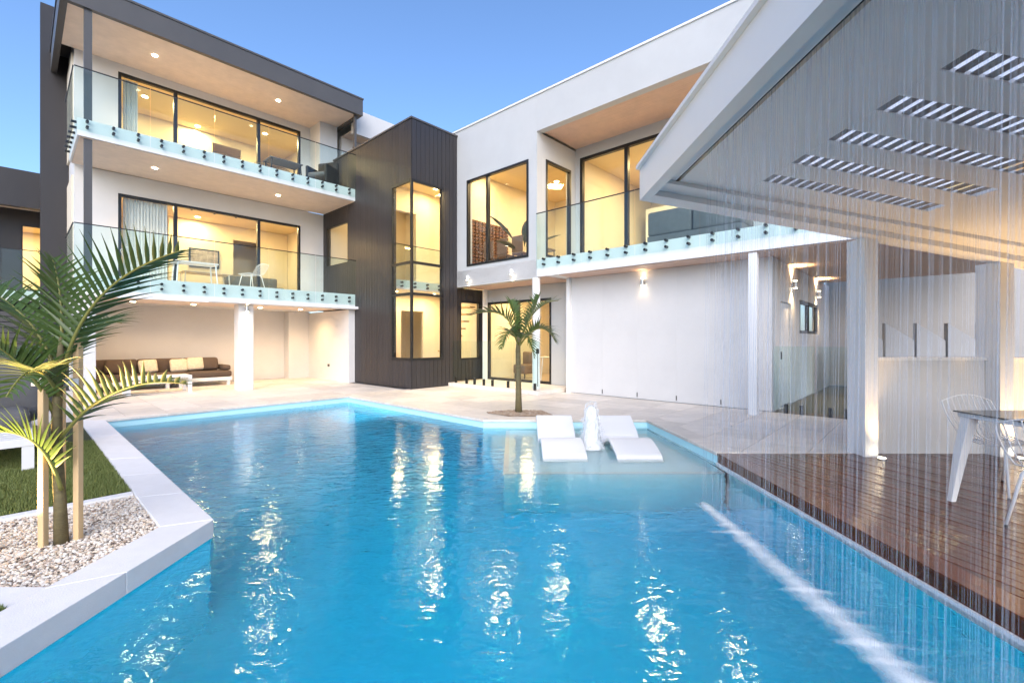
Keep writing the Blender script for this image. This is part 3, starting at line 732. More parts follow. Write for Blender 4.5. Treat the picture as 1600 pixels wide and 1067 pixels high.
# foam where the strands land, with short side streaks
m, nn, l, b = nt('foam'); 
b.inputs['Base Color'].default_value = (.80,.86,.90,1); b.inputs['Roughness'].default_value = .6
tr = nn.new('ShaderNodeBsdfTransparent'); mx = nn.new('ShaderNodeMixShader'); tcn = nn.new('ShaderNodeTexCoord')
no = nn.new('ShaderNodeTexNoise'); no.inputs['Scale'].default_value = 9; no.inputs['Detail'].default_value = 8; no.inputs['Roughness'].default_value = .75; l.new(tcn.outputs['Object'], no.inputs[0])
at = nn.new('ShaderNodeAttribute'); at.attribute_name = 'foam'
mu = nn.new('ShaderNodeMath'); mu.operation = 'ADD'; l.new(no.outputs[0], mu.inputs[0]); l.new(at.outputs['Fac'], mu.inputs[1])
mr = nn.new('ShaderNodeMapRange'); mr.inputs[1].default_value = .50; mr.inputs[2].default_value = 1.30; mr.inputs[4].default_value = .9; l.new(mu.outputs[0], mr.inputs[0])
l.new(mr.outputs[0], mx.inputs[0]); l.new(tr.outputs[0], mx.inputs[1]); l.new(b.outputs[0], mx.inputs[2]); l.new(mx.outputs[0], nn['Material Output'].inputs[0])
M['foam'] = m
def foam(name, label, fn, nx, ny):
    V = []; A = []; Fc = []
    for j in range(ny+1):
        for i in range(nx+1):
            p, a = fn(i/nx, j/ny); V.append(p); A.append(a)
    for j in range(ny):
        for i in range(nx):
            k = j*(nx+1)+i; Fc.append((k,k+1,k+nx+2,k+nx+1))
    b = MB(); b.v = V; b.f = Fc
    o = b.build(name, M['foam'], smooth=True)
    at = o.data.attributes.new('foam', 'FLOAT', 'POINT'); at.data.foreach_set('value', A)
    return tag(o, label, 'foam', kind='stuff')
from mathutils import noise as mnoise
def ffn(s, t):
    y = 1.0+t*3.13; x = 1.715+(s-.5)*1.3
    d = abs(s-.5)*1.3
    n1 = mnoise.noise(Vector((x*1.2+3,y*15+x*2,0))); n0 = mnoise.noise(Vector((x*5,y*5,4)))
    wd = .055+.035*min(1,(4.13-y)/1.5)
    core = math.exp(-(d/(wd*(1+.12*n0)))**2)
    side = math.exp(-(d/.30)**2)*max(0,n1-.02)*1.5
    end = min(1, (4.13-y)/.12) if y > 4.0 else 1
    h = .012*core*(1+n0*.8)+.003*side
    a = (.80*core+.42*side)*end-.16
    if d > .62: a = -1
    return (x,y,ZW+.003+max(0,h)), a
foam('foam', 'white line of splash foam on the pool under the rain curtain', ffn, 70, 260)

# ---------------------------------------------------------------- pool loungers and bubbler
M['lounger'] = pm('lounger_resin', (.80,.80,.80), .35, .02, 2)
def lounger(x0, x1, label, yo=0):
    r = thing('pool_lounger', ((x0+x1)/2,6.4+yo,-.27), label, 'lounger', 'white in-pool loungers on the shallow shelf')
    top = []
    K = [(0,-.20),(.04,-.10),(.12,-.055),(.26,.0),(.36,.015),(.46,-.03),(.58,-.115),(.66,-.115),(.76,-.02),(.88,.07),(1.0,.155)]
    N = 44
    for i in range(N+1):
        t = i/N
        for q in range(len(K)-1):
            if K[q][0] <= t <= K[q+1][0]+1e-9:
                a = (t-K[q][0])/(K[q+1][0]-K[q][0]); p_ = [K[max(0,min(len(K)-1,q+d))][1] for d in (-1,0,1,2)]
                z = .5*(2*p_[1]+(p_[2]-p_[0])*a+(2*p_[0]-5*p_[1]+4*p_[2]-p_[3])*a*a+(3*p_[1]-p_[0]-3*p_[2]+p_[3])*a**3)
                break
        top.append((5.60+t*1.6+yo,z))
    bot = [(y+.006,z-.05) for y, z in top][::-1]
    MB().sweep(top+bot, x0, x1).build('body', M['lounger'], r, bevel=.014)
    bx('base', M['lounger'], r, x0+.06, x1-.06, 5.95+yo, 6.35+yo, -.27, -.12, ID, .01)
    bx('base', M['lounger'], r, x0+.06, x1-.06, 6.75+yo, 7.0+yo, -.27, -.05, ID, .01)
lounger(.38,.94,'white curved in-pool lounger left of the bubbling jet'); lounger(1.30,1.87,'white curved in-pool lounger right of the bubbling jet',-.02)
m, nn, l, b = nt('aerated_water')
b.inputs['Base Color'].default_value = (.88,.90,.93,1); b.inputs['Roughness'].default_value = .55
lw = nn.new('ShaderNodeLayerWeight'); lw.inputs[0].default_value = .35
tr = nn.new('ShaderNodeBsdfTransparent'); mx = nn.new('ShaderNodeMixShader')
mr = nn.new('ShaderNodeMapRange'); mr.inputs[1].default_value = .1; mr.inputs[2].default_value = .9; mr.inputs[3].default_value = .25; mr.inputs[4].default_value = .95
l.new(lw.outputs['Facing'], mr.inputs[0]); l.new(mr.outputs[0], mx.inputs[0]); l.new(b.outputs[0], mx.inputs[1]); l.new(tr.outputs[0], mx.inputs[2]); l.new(mx.outputs[0], nn['Material Output'].inputs[0])
M['jet'] = m
jt = thing('fountain_jet', (1.09,6.25,ZW), 'white bubbling water jet between the two pool loungers', 'fountain')
for sc_, nm in ((1.0,'outer_plume'),(.8,'inner_plume')):
    mb = MB(); V = []; Fc = []; NS, NR = 60, 48
    for i in range(NS+1):
        t = i/NS; z = ZW-.02+.60*(t**.9)*(1 if sc_ == 1 else .96)
        r = (.135-.055*t+.05*math.exp(-(t/.12)**2))*sc_
        if t > .8: r *= math.sqrt(max(0.03,1-((t-.8)/.2)**2))
        for k in range(NR):
            a = 2*PI*k/NR; q = Vector((math.cos(a)*3,math.sin(a)*3,z*4+sc_*7)); w = 1+.10*mnoise.noise(q*1.5)+.08*mnoise.noise(q*4)+.05*mnoise.noise(q*9)
            V.append((1.09+math.cos(a)*r*w, 6.25+math.sin(a)*r*w, z))
    for i in range(NS):
        for k in range(NR): Fc.append((i*NR+k,i*NR+(k+1)%NR,(i+1)*NR+(k+1)%NR,(i+1)*NR+k))
    Fc.append(tuple(NS*NR+k for k in range(NR)))
    mb.v = V; mb.f = Fc; mb.build(nm, M['jet'], jt, smooth=True)
mb = MB(); V = []; Fc = []
for q in range(420):      # droplets thrown off the plume
    a = rr.uniform(0,6.3); t = rr.random(); r = .07+.11*(1-t)*rr.uniform(.6,1.5); p = Vector((1.09+math.cos(a)*r, 6.25+math.sin(a)*r, ZW+.02+t*.60)); s_ = rr.uniform(.003,.008)
    mb.add([p+Vector(d)*s_ for d in ((1,0,0),(0,1,0),(-1,0,0),(0,-1,0),(0,0,1.6),(0,0,-1.6))], [(0,1,4),(1,2,4),(2,3,4),(3,0,4),(1,0,5),(2,1,5),(3,2,5),(0,3,5)])
o = mb.build('droplets', M['jet'], jt); o['kind'] = 'stuff'
def jfn(s, t):
    a = s*2*PI; r = .02+t*.42; n0 = mnoise.noise(Vector((math.cos(a)*r*12,math.sin(a)*r*12,1)))
    return (1.09+math.cos(a)*r, 6.25+math.sin(a)*r, ZW+.003+.02*math.exp(-(r/.14)**2)*(1+n0)), .75*math.exp(-(r/.20)**2)-.22
o = foam('foam', 'pale foam ring spreading round the bubbling water jet', jfn, 48, 14)

# ---------------------------------------------------------------- palms
def bez(p0, p1, p2, p3, t):
    a = 1-t; return p0*(a**3)+p1*(3*a*a*t)+p2*(3*a*t*t)+p3*(t**3)
def frond(root, P, Lm, npair, seed, droop=.25, up=Vector((0,0,1)), wid=.013, bias=0.0, fold=.55, rad=.012):
    """rachis curve with two rows of folded strap leaflets, one mesh"""
    r = random.Random(seed); P = [Vector(p) for p in P]
    pts = [bez(*P, i/24) for i in range(25)]
    st = MB().tube(pts, [rad*(1-.8*i/24)+.0015 for i in range(25)], 6)
    fr = MB()
    for k in range(npair):
        t = .16+.84*(k+.5)/npair; p = bez(*P, t); T = (bez(*P, min(1,t+.01))-bez(*P, t-.01)).normalized()
        S = T.cross(up); 
        if S.length < .05: S = T.orthogonal()
        S.normalize(); Nn = S.cross(T).normalized()
        env = math.sin(PI*min(1,(t-.10)/.92))**.55*(1-.30*t)
        for s in (-1, 1):
            L = Lm*env*r.uniform(.85,1.1)*(1+bias*s)
            if L < .03: continue
            fw_ = .45+.75*t
            D = (S*s*(1.0)+T*fw_+Nn*fold*r.uniform(.6,1.3)+Vector((r.uniform(-.08,.08),r.uniform(-.08,.08),0))).normalized()
            B = D.cross(Nn); B = B.normalized() if B.length > .01 else T
            V = []; q = p+Vector((0,0,0)); NS = 5; d = D.copy()
            for i in range(NS+1):
                x = i/NS; w = wid*(.45+.55*math.sin(PI*min(1,x*1.3+.15)))*(1-x**3)+.0005
                c = Nn*(-w*.35)
                V += [q-B*w, q+c, q+B*w]
                d = (d+Vector((0,0,-1))*(droop+.12)*.26*(x+.2)*r.uniform(.7,1.3)).normalized(); q = q+d*(L/NS)
            F_ = []
            for i in range(NS): F_ += [(i*3,i*3+1,i*3+4,i*3+3),(i*3+1,i*3+2,i*3+5,i*3+4)]
            fr.add(V, F_)
    o = fr.build('frond', M['frond'], root, smooth=True)
    st.build('rachis', M['rachis'], o, smooth=True)
    return o
def pxp(x, y, Y): return Vector(((x-800)/711*Y, Y, 1.35-(y-530)/711*Y))
p1 = thing('palm_tree', (-3.02,3.05,-.01), 'young palm tied to pine stakes in the gravel bed at the left', 'palm tree')
B0 = pxp(95,640,3.05)
MB().tube([(-3.02,3.05,-.03),(-3.03,3.05,.3),(-3.05,3.05,.62),(-3.05,3.05,.9),(-3.03,3.05,1.18),(-3.01,3.04,1.36)], [.040,.032,.029,.027,.022,.012], 14).build('trunk', M['trunk'], p1, smooth=True)
FA = [ # rachis control pixels (x, y, depth), leaflet length, pairs
 ([(97,590,3.05),(115,500,3.05),(165,425,3.0),(282,392,2.95)], .42, 26, .10, 0.0),
 ([(92,690,3.05),(135,625,3.0),(205,585,2.95),(292,600,2.85)], .34, 22, .45, 0.0),
 ([(96,765,3.03),(75,690,2.95),(40,668,2.9),(-25,675,2.85)], .30, 24, .25, 0.0),
 ([(86,650,3.05),(60,590,2.95),(30,560,2.85),(-30,525,2.7)], .38, 24, .35, 0.0),
 ([(93,600,3.05),(70,520,3.1),(30,470,3.15),(-50,440,3.2)], .42, 26, .35, 0.0),
 ([(95,600,3.05),(110,540,3.3),(140,490,3.6),(190,505,3.9)], .38, 24, .5, 0.0),
 ([(94,610,3.05),(60,560,3.3),(20,545,3.6),(-40,560,3.9)], .40, 24, .5, 0.0),
 ([(93,620,3.05),(70,570,2.9),(45,560,2.7),(10,620,2.5)], .32, 20, .55, 0.0),
 ([(95,600,3.05),(97,520,3.08),(100,460,3.1),(82,405,3.12)], .36, 18, .1, 0.0),
]
for i, (c, L, npn, dr, bs) in enumerate(FA):
    frond(p1, [pxp(*q) for q in c], L*1.12, int(npn*.95), 40+i, dr, Vector((0,.35,1)) if i in (0,1,2) else Vector((0,0,1)), .0125, bs)
stk = []
for (x, y_, X, tp) in ((70,852,-3.06,600),(121,838,-2.97,548),(62,800,0,575)):
    pass
for j, (sx, sy, h, lab) in enumerate(((-3.075,2.985,1.02,'pine stake at the left front of the staked palm, lit from below'),(-2.955,3.10,1.33,'tall pine stake at the right of the staked palm'),(-3.27,3.30,1.12,'pine stake behind the staked palm'))):
    s = thing('garden_stake', (sx,sy,-.02), lab, 'stake', 'pine stakes around the left palm')
    MB().box(sx-.019,sx+.019,sy-.019,sy+.019,-.03,h).build('shaft', M['timber'], s, bevel=.003)
    MB().add([(sx-.019,sy-.019,h),(sx+.019,sy-.019,h),(sx+.019,sy+.019,h),(sx-.019,sy+.019,h),(sx,sy,h+.03)], [(0,1,4),(1,2,4),(2,3,4),(3,0,4),(3,2,1,0)]).build('tip', M['timber'], s)
M['strap'] = pm('tie_strap', (.55,.60,.66), .6, .1, 8)
mb = MB(); ptsS = [(-2.955,3.10),(-3.02,3.05),(-3.27,3.30)]
tie = thing('tie_strap', (-3.05,3.1,1.0), 'pale webbing tie strap between stake and palm trunk', 'strap')
MB().box(-3.25,-2.93,3.075,3.079,1.035,1.085).build('webbing', M['strap'], tie); MB().box(-3.25,-2.93,3.121,3.125,1.035,1.085).build('webbing', M['strap'], tie)
sp = thing('garden_spotlight', (-3.32,2.86,0), 'small black spike spotlight in the gravel beside the palm', 'spotlight')
MB().tube([(-3.32,2.86,-.03),(-3.32,2.86,.06)], .012, 8).build('spike', M['blackf'], sp)
ax = Vector((.28,.16,.62)).normalized(); pS = Vector((-3.32,2.86,.08))
hd = MB().tube([pS-ax*.05, pS+ax*.05], .026, 14).build('head', M['blackf'], sp)
MB().tube([pS+ax*.051, pS+ax*.054], .021, 14).build('lens', M['lampw'], sp)
lamp('spotlight_bulb','SPOT',pS+ax*.07, 160, (1,.66,.22), parent=sp, rot=(-ax).to_track_quat('Z','Y').to_matrix().to_4x4(), spot=95, blend=.7)

p2 = thing('palm_tree', (.12,8.3,0), 'small palm growing from the paving beside the pool loungers', 'palm tree')
MB().tube([(.12,8.3,-.02),(.12,8.3,.3),(.115,8.3,.8),(.11,8.3,1.15),(.13,8.3,1.45)], [.068,.055,.048,.045,.025], 16).build('trunk', M['trunk'], p2, smooth=True)
FB = [([(809,540,8.3),(800,490,8.3),(780,480,8.25),(735,492,8.2)],.50,24,.5),
      ([(811,538,8.3),(825,500,8.3),(838,480,8.4),(842,462,8.5)],.44,20,.1),
      ([(812,540,8.3),(835,505,8.2),(855,505,8.1),(868,535,8.0)],.46,22,.6),
      ([(811,538,8.3),(822,495,8.6),(845,470,8.9),(872,470,9.2)],.46,22,.4),
      ([(810,540,8.3),(800,510,8.0),(792,505,7.8),(783,545,7.6)],.34,18,.7),
      ([(811,540,8.3),(818,515,8.0),(828,515,7.8),(835,560,7.7)],.34,18,.7),
      ([(810,540,8.3),(806,500,8.4),(802,480,8.5),(798,470,8.6)],.36,16,.1)]
for i, (c, L, npn, dr) in enumerate(FB): frond(p2, [pxp(*q) for q in c], L, npn, 80+i, dr, Vector((0,.2,1)), .020, rad=.018)
for (gx, gy, lab) in ((.13,8.50,'small black garden spotlight behind the paving palm'),):
    s3 = thing('garden_spotlight', (gx,gy,0), lab, 'spotlight'); ax3 = Vector((-.02,-.12,1)).normalized(); q3 = Vector((gx,gy,.08))
    MB().tube([(gx,gy,-.02),q3], .010, 8).build('spike', M['blackf'], s3); MB().tube([q3,q3+ax3*.07], .028, 12).build('head', M['blackf'], s3)
    MB().tube([q3+ax3*.071,q3+ax3*.073], .024, 12).build('lens', M['lampw'], s3)
    lamp('spotlight_bulb','SPOT',q3+ax3*.09, 18, (1,.70,.30), parent=s3, rot=(-ax3).to_track_quat('Z','Y').to_matrix().to_4x4(), spot=60, blend=.6)

# ---------------------------------------------------------------- outdoor furniture
def wire_chair(loc, rz, label, group=None, mat='wire', name='wire_chair'):
    r = thing(name, (0,0,0), label, 'chair', group)
    def curve(x, t):
        if t < .5: q = t/.5; return Vector((x*(1-.08*q), .24-.42*q, .45-.035*math.sin(PI*q)))
        q = (t-.5)/.5; w = 1+.12*math.sin(q*PI*.8)
        return Vector((x*(.92)*w, -.18-.13*q-.04*math.sin(q*PI*.5), .45+.36*q-.06*(1-math.cos(min(1,abs(x)/.24)*PI/2))*q))
    s_ = MB(); bk = MB()
    for k in range(11):
        x = -.24+k*.048
        s_.tube([curve(x,i/20) for i in range(11)], .0042, 6); bk.tube([curve(x,.5+i/20) for i in range(11)], .0042, 6)
    s_.build('seat', M[mat], r, smooth=True); bk.build('backrest', M[mat], r, smooth=True)
    rim = [curve(-.24,i/24) for i in range(25)]+[curve(-.24+.48*i/12,1) for i in range(1,12)]+[curve(.24,1-i/24) for i in range(25)]+[curve(.24-.48*i/10,0) for i in range(1,11)]
    MB().tube(rim, .0065, 7).build('rim', M[mat], r, smooth=True)
    for sx in (-1,1):
        for (ya, yb) in ((.17,.25),(-.15,-.24)):
            lg = MB().tube([(sx*.12,ya*.8,.425),(sx*.17,ya,.42),(sx*.19,ya*1.05,.38),(sx*.235,yb,.012)], [.011,.012,.012,.009], 10).build('leg', M[mat], r, smooth=True)
            MB().tube([(sx*.235,yb,0),(sx*.2345,yb,.014)], .0115, 10).build('foot', M['blackf'], lg)
    Mx = Matrix.Translation(Vector(loc)) @ Matrix.Rotation(rz,4,'Z')
    r.matrix_basis = Mx; 
    def upd(o, Wm):
        WM[o.name] = Wm
        for c in o.children: upd(c, Wm @ c.matrix_basis)
    upd(r, Mx)
    return r
tb = thing('dining_table', (4.5,3.3,0), 'white outdoor dining table with dark glass top on the deck', 'table')
M['tglass'] = pm('dark_table_glass', (.05,.05,.05), .06, .02)
MB().box(3.72,5.40,2.80,3.84,.742,.752).build('table_top', M['tglass'], tb, bevel=.002)
MB().box(3.74,5.38,2.82,3.82,.705,.7415).build('apron', M['whitep'], tb, bevel=.004)
for sx, sy in ((0,1),(1,1),(0,0),(1,0)):
    X0, Y0 = (3.79,5.33)[sx], (2.87,3.77)[sy]; dx, dy = (-.10,.10)[sx], (.03,-.03)[sy]
    dx, dy = (-.13,.13)[sx], (-.05,.02)[sy]
    v = []
    for z, w, f in ((.704,.040,0),(.40,.033,.5),(0.002,.020,1)):
        c = (X0+dx*f, Y0+dy*f); v += [(c[0]-w,c[1]-w,z),(c[0]+w,c[1]-w,z),(c[0]+w,c[1]+w,z),(c[0]-w,c[1]+w,z)]
    f = [(3,2,1,0),(8,9,10,11)]
    for e in range(2):
        for k in range(4): f.append((e*4+k,e*4+4+k,e*4+4+(k+1)%4,e*4+(k+1)%4))
    MB().add(v,f).build('leg', M['whitep'], tb, bevel=.004)
wire_chair((4.42,4.08,0), PI, 'white wire chair at the far side of the deck table', 'white wire chairs at the deck table')
wire_chair((3.86,3.12,0), -PI/2+.25, 'white wire chair nearest the pool at the end of the deck table', 'white wire chairs at the deck table')
wire_chair(UV(4.55,14.3,Z1b), math.atan2(AX.y,AX.x)+PI*.62, 'white wire armchair on the lower left balcony right of the white table', 'white balcony chairs')
wire_chair(UV(2.1,14.3,Z1b), math.atan2(AX.y,AX.x)-PI*.35, 'white wire armchair on the lower left balcony near the curtain', 'white balcony chairs')
def small_table(loc, rz, label, w, d, h, top, leg, name='balcony_table'):
    r = thing(name, loc, label, 'table', rz=rz); Fm = Matrix.Translation(Vector(loc)) @ Matrix.Rotation(rz,4,'Z')
    MB().box(-w/2,w/2,-d/2,d/2,h-.03,h).build('table_top', top, r, Fm, .006)
    for sx in (-1,1):
        for sy in (-1,1): MB().tube([(sx*(w/2-.06),sy*(d/2-.06),h-.031),(sx*(w/2-.02),sy*(d/2-.02),0)], [.02,.014], 10).build('leg', leg, r, Fm)
    return r
hz = math.atan2(AX.y,AX.x)
small_table(UV(3.2,14.4,Z1b), hz, 'white table on the lower left balcony', .95, .6, .62, M['whitep'], M['whitep'])
small_table(UV(5.5,14.55,Z2b), hz, 'dark slatted table on the upper left balcony', .95, .6, .68, M['greyf'], M['blackf'])
wire_chair(UV(5.2,15.0,Z2b), hz+PI, 'dark wire chair behind the upper balcony table, nearer the left', 'dark upper balcony chairs', 'blackf')
wire_chair(UV(5.75,15.0,Z2b), hz+PI, 'dark wire chair behind the upper balcony table, nearer the black armchair', 'dark upper balcony chairs', 'blackf')
def cushion(name, mat, parent, F, x0, x1, y0, y1, z0, z1, b=.05):
    return MB().box(x0,x1,y0,y1,z0,z1).build(name, mat, parent, F, min(b, .42*min(abs(x1-x0),abs(y1-y0),abs(z1-z0))), smooth=True)
# black tub chair, upper balcony
tc_ = thing('armchair', UV(6.45,14.0,Z2b), 'black woven armchair at the right end of the upper left balcony', 'armchair', rz=hz)
Fh = Matrix.Translation(UV(6.45,14.0,Z2b)) @ Matrix.Rotation(hz+.5,4,'Z')
M['weave'] = pm('black_weave', (.015,.015,.016), .7, .3, 60, .8, 90)
cushion('seat', M['greyf'], tc_, Fh, -.30,.30,-.30,.30,.30,.44)
cushion('backrest', M['weave'], tc_, Fh, .26,.38,-.36,.36,.10,.92); cushion('arm', M['weave'], tc_, Fh, -.30,.27,-.38,-.29,.10,.66); cushion('arm', M['weave'], tc_, Fh, -.30,.27,.29,.38,.10,.66)
for sx in (-.26,.32):
    for sy in (-.32,.32): MB().tube([(sx,sy,0),(sx,sy,.12)], .016, 8).build('leg', M['blackf'], tc_, Fh)
# alcove sofa
sf = thing('sofa', UV(2.8,15.8), 'long brown cushioned sofa on a white base in the lit alcove', 'sofa', rz=hz)
MB().box(1.2,4.35,15.35,16.3,.14,.24).build('base_frame', M['whitep'], sf, HOUSE, .006)
for u in (1.25,2.75,3.05,4.22): MB().box(u,u+.08,15.37,15.45,0,.139).build('leg', M['whitep'], sf, HOUSE); MB().box(u,u+.08,16.15,16.23,0,.139).build('leg', M['whitep'], sf, HOUSE)
for u0, u1 in ((1.2,2.24),(2.25,3.29),(3.30,4.35)): cushion('seat_cushion', M['sofa'], sf, HOUSE, u0,u1,15.36,16.05,.242,.42)
for u0, u1 in ((1.2,2.24),(2.25,3.29),(3.30,4.15)): cushion('back_cushion', M['sofa'], sf, HOUSE, u0,u1,16.06,16.30,.242,.80)
cushion('arm', M['sofa'], sf, HOUSE, 4.16,4.36,15.5,16.3,.425,.58)
for i, (u, mt, dz, lab) in enumerate(((3.15,'cream',.0,'cream striped scatter cushion leftmost of the pale pair on the sofa'),(3.55,'cream',.03,'cream patterned scatter cushion beside the dark one on the sofa'),(3.92,'sofa',.02,'dark brown scatter cushion at the right arm of the sofa'),(1.75,'sofa',.0,'dark brown scatter cushion at the left end of the sofa'),(2.45,'cream',.0,'cream scatter cushion behind the coffee table fronds'))):
    Fc_ = HOUSE @ Matrix.Translation((u,15.93,.60+dz)) @ Matrix.Rotation(-.35,4,'X') @ Matrix.Rotation(random.uniform(-.15,.15),4,'Y')
    tag(MB().box(-.21,.21,-.07,.07,-.19,.19).build('scatter_cushion', M[mt], None, Fc_, .06, True), lab, 'cushion', 'scatter cushions on the alcove sofa')
ct_ = thing('coffee_table', UV(2.4,14.3), 'low white coffee table in front of the alcove sofa', 'table', rz=hz)
MB().box(1.75,3.05,14.0,14.65,.36,.43).build('table_top', M['whitep'], ct_, HOUSE, .006)
for u in (1.75,2.97):
    for v in (14.0,14.57): MB().box(u,u+.08,v,v+.08,0,.359).build('leg', M['whitep'], ct_, HOUSE)
# daybed on the lawn
db = thing('daybed', UV(-1,7.6), 'white framed daybed with grey cushions on the lawn behind the palm', 'daybed', rz=hz)
mb = MB(); mb.box(-2.4,.12,6.83,6.91,.25,.33); mb.box(-2.4,.12,8.42,8.50,.25,.33); mb.box(.04,.12,6.912,8.418,.25,.33); mb.build('frame', M['whitep'], db, HOUSE, .004)
for k in range(9): MB().box(-2.39,.038,6.95+k*.165,7.07+k*.165,.30,.329).build('slat', M['whitep'], db, HOUSE)
for x in (-2.4,.03):
    for y_ in (6.835,8.42): MB().box(x,x+.09,y_,y_+.07,0,.249).build('leg', M['whitep'], db, HOUSE)
for x0, x1 in ((-2.4,-1.06),(-1.04,.30)):
    cushion('back_cushion', M['greyf'], db, HOUSE, x0,x1,8.05,8.50,.335,1.08,.17); cushion('seat_cushion', M['greyf'], db, HOUSE, x0,x1-.2,7.5,8.03,.335,.56,.08)
# right balcony sofa
rs = thing('outdoor_sofa', UV(9.7,3.6,F1), 'grey cushioned outdoor sofa on the right wing balcony', 'sofa', rz=hz)
MB().box(9.2,10.0,2.6,4.5,F1+.05,F1+.2).build('base', M['greyf'], rs, HOUSE, .01)
for v0, v1 in ((2.6,3.54),(3.56,4.5)): cushion('seat_cushion', M['greyf'], rs, HOUSE, 9.42,10.0,v0,v1,F1+.201,F1+.38); cushion('back_cushion', M['greyf'], rs, HOUSE, 9.2,9.41,v0,v1,F1+.201,F1+.72)
wire_chair(UV(9.5,2.05,F1), hz+PI/2, 'white wire chair beside the grey sofa on the right wing balcony')

# ---------------------------------------------------------------- room contents seen through the glass
wr = thing('wine_rack', UV(10,10.2,F1), 'brown timber display rack behind the large upper window', 'rack', rz=hz)
M['rack'] = pm('rack_timber', (.16,.07,.04), .5, .3, 8)
MB().box(9.2,10.85,10.20,10.245,F1+.03,4.95).build('backing', M['cream'], wr, HOUSE)
mb = MB()
for i in range(11):
    for j in range(15): mb.box(9.22+i*.148,9.32+i*.148,10.10,10.199,F1+.06+j*.104,F1+.135+j*.104)
mb.build('rack_blocks', M['rack'], wr, HOUSE)['kind'] = 'stuff'
pl = thing('potted_plant', UV(10.0,8.75,F1), 'large leafed pot plant inside the upper window', 'plant', rz=hz)
MB().tube([(10,8.75,F1),(10,8.75,F1+.45)], [.15,.2], 16).build('pot', M['whitep'], pl, HOUSE)
M['bigleaf'] = pm('grey_green_leaf', (.09,.12,.09), .45, .25, 6)
for k, (a, tilt, L) in enumerate(((0.2,1.2,1.3),(1.6,.9,1.2),(2.6,1.1,1.5),(4.0,1.0,1.25),(5.2,.8,1.1),(3.2,.5,1.0))):
    dv = Vector((math.cos(a)*math.cos(tilt), math.sin(a)*math.cos(tilt), math.sin(tilt))); sd = dv.cross(Vector((0,0,1))).normalized(); b0 = Vector((10,8.75,F1+.4))
    V = []; 
    for i in range(9):
        t = i/8; c = b0+dv*(L*t)+Vector((math.cos(a),math.sin(a),-.6))*(.35*t*t); w = .004+(.13*math.sin(PI*min(1,max(0,(t-.35)/.65)))**.7 if t > .35 else 0)
        V += [c-sd*w+Vector((0,0,.25*w)), c, c+sd*w+Vector((0,0,.25*w))]
    MB().add(V, [f for i in range(8) for f in ((i*3,i*3+1,i*3+4,i*3+3),(i*3+1,i*3+2,i*3+5,i*3+4))]).build('leaf', M['bigleaf'], pl, HOUSE, smooth=True)
M['dchair'] = pm('brown_leather', (.20,.12,.08), .5, .15, 8)
dc = ['brown dining chair nearest the display rack inside the upper window','second brown dining chair from the display rack','third brown dining chair from the display rack','brown dining chair behind the narrow side window']
for k, v in enumerate((9.75,9.2,8.6,7.75)):
    r = thing('dining_chair', UV(9.75,v,F1), dc[k], 'chair', 'dining chairs inside the upper room', rz=hz)
    MB().box(9.55,9.60,v-.20,v+.20,F1+.46,F1+.92).build('backrest', M['dchair'], r, HOUSE, .015); MB().box(9.56,9.98,v-.20,v+.20,F1+.40,F1+.455).build('seat', M['dchair'], r, HOUSE, .015)
    for a in (9.58,9.94):
        for c in (-.17,.17): MB().tube([(a,v+c,F1),(a,v+c,F1+.40)], .014, 8).build('leg', M['blackf'], r, HOUSE)
def cabinet(u0,u1,v0,v1,z0,z1,label,n=3,mat='whitep'):
    r = thing('cabinet', UV((u0+u1)/2,(v0+v1)/2,z0), label, 'cabinet', rz=hz)
    MB().box(u0,u1,v0,v1,z0,z1).build('body', M[mat], r, HOUSE)
    for k in range(n): MB().box(u0-.02,u0-.001,v0+(v1-v0)*k/n+.01,v0+(v1-v0)*(k+1)/n-.01,z0+.08,z1-.02).build('door', M[mat], r, HOUSE)
cabinet(13.8,14.9,2.0,6.8,F1,F1+2.2,'white kitchen cabinet wall inside the right wing doors',8)
cabinet(12.0,12.8,3.0,5.6,F1,F1+.92,'white kitchen island inside the right wing doors',4,'roomf')
cabinet(13.0,13.8,7.3,9.0,.11,1.0,'low pale sideboard inside the ground floor doors',3,'sofa')
for nm, lo, lb in (('interior_table',UV(11.3,8.3,.11),'small table inside the ground floor glass doors'),('interior_table',UV(4.1,17.2,Z1b),'pale dining table inside the lower balcony doors')):
    small_table(lo, hz, lb, 1.3, .7, .72, M['room'], M['whitep'], nm)
r = thing('armchair', UV(11.0,9.6,.11), 'brown armchair inside the ground floor glass doors', 'armchair', rz=hz)
cushion('seat', M['dchair'], r, HOUSE, 10.75,11.3,9.35,9.85,.25,.55); cushion('backrest', M['dchair'], r, HOUSE, 11.2,11.35,9.35,9.85,.3,.95)
for a in (10.8,11.28):
    for c in (9.4,9.8): MB().tube([(a,c,.1),(a,c,.27)], .016, 8).build('leg', M['blackf'], r, HOUSE)
# lounge inside lower left room
r = thing('lounge', UV(5.6,17.6,Z1b), 'grey lounge inside the lower balcony doors', 'sofa', rz=hz)
cushion('seat', M['greyf'], r, HOUSE, 4.9,6.6,17.3,18.2,Z1b+.1,Z1b+.45); cushion('backrest', M['greyf'], r, HOUSE, 4.9,6.6,18.0,18.25,Z1b+.3,Z1b+.85)
for a in (4.95,6.5): MB().box(a,a+.05,17.4,17.45,Z1b,Z1b+.11).build('leg', M['blackf'], r, HOUSE)

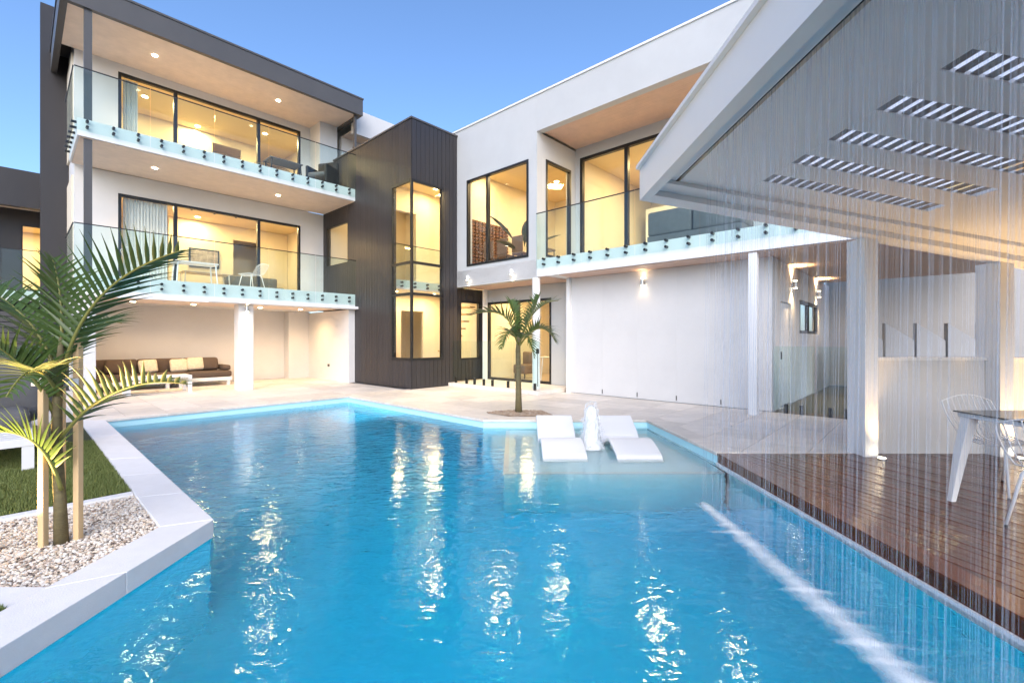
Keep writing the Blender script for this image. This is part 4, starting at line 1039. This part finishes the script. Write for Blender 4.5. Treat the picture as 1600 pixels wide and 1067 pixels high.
# ---------------------------------------------------------------- pool fences, carport, screens
def spigot(parent, u, v, z):
    MB().box(u-.028,u+.028,v-.028,v+.028,z,z+.17).build('spigot', M['blackf'], parent, HOUSE, .004)
pf = thing('pool_fence', UV(8.58,8.6,.1), 'frameless glass pool fence on black spigots along the porch step', 'fence', rz=hz)
for v0, v1 in ((6.98,7.85),(7.88,8.75),(8.78,9.45),(9.48,10.24)):
    MB().box(8.574,8.586,v0,v1,.16,1.30).build('glass_panel', M['balglass'], pf, HOUSE); spigot(pf,8.58,v0+.15,.10); spigot(pf,8.58,v1-.15,.10)
MB().box(8.55,8.573,6.99,7.07,1.0,1.12).build('latch', M['blackf'], pf, HOUSE); MB().tube([(8.56,7.03,.2),(8.56,7.03,1.0)], .008, 8).build('latch_rod', M['blackf'], pf, HOUSE)
pf2 = thing('pool_fence', UV(9.5,1.2,0), 'frameless glass pool fence between the white wall and the pergola post', 'fence', rz=hz)
for v0, v1 in ((1.50,2.14),(.85,1.47)):
    MB().box(9.494,9.506,v0,v1,.05,1.22).build('glass_panel', M['balglass'], pf2, HOUSE); spigot(pf2,9.5,v0+.2,0); spigot(pf2,9.5,v1-.2,0)
M['drive'] = pm('exposed_aggregate', (.085,.075,.05), .45, .3, 25, .4, 120)
sheet('driveway', M['drive'], [uvp(9.53,2.165), uvp(18,2.165), uvp(18,-14), uvp(9.53,-14)], -.02)
sc1 = thing('boundary_fence', (9.4,10.6,0), 'white panel fence with slanted tops behind the pergola half wall', 'fence')
for k in range(5):
    x0 = 7.9+k*.72
    MB().add([(x0,10.5,0),(x0+.66,10.5,0),(x0+.66,10.5,1.32),(x0,10.5,1.72),(x0,10.6,0),(x0+.66,10.6,0),(x0+.66,10.6,1.32),(x0,10.6,1.72)], [(0,1,2,3),(7,6,5,4),(0,4,5,1),(1,5,6,2),(2,6,7,3),(3,7,4,0)]).build('panel', M['fencep'], sc1)

M['art'] = pm('framed_print', (.30,.26,.24), .5, .6, 7)
for loc, ax_, lab in (((4.4,18.58,4.15),'v','framed print on the wall inside the lower balcony doors'),((2.4,18.38,7.5),'v','framed print on the wall inside the upper balcony doors'),((13.44,8.9,4.9),'u','framed print inside the large upper window'),((13.94,8.2,1.7),'u','framed print inside the ground floor doors')):
    r = thing('picture', UV(*loc), lab, 'picture', rz=hz)
    if ax_ == 'v':
        MB().box(loc[0]-.45,loc[0]+.45,loc[1]-.03,loc[1],loc[2]-.32,loc[2]+.32).build('frame', M['blackf'], r, HOUSE); MB().box(loc[0]-.40,loc[0]+.40,loc[1]-.036,loc[1]-.031,loc[2]-.27,loc[2]+.27).build('print', M['art'], r, HOUSE)
    else:
        MB().box(loc[0]-.03,loc[0],loc[1]-.45,loc[1]+.45,loc[2]-.32,loc[2]+.32).build('frame', M['blackf'], r, HOUSE); MB().box(loc[0]-.036,loc[0]-.031,loc[1]-.40,loc[1]+.40,loc[2]-.27,loc[2]+.27).build('print', M['art'], r, HOUSE)
tl = thing('track_light', UV(4.2,16.6,5.4), 'thin black track light on the ceiling inside the lower balcony doors', 'light', rz=hz)
MB().box(3.3,5.0,16.58,16.61,5.40,5.435).build('track', M['blackf'], tl, HOUSE)
for u in (3.6,4.2,4.8): MB().tube([(u,16.595,5.40),(u,16.58,5.28)], .03, 10).build('head', M['blackf'], tl, HOUSE)
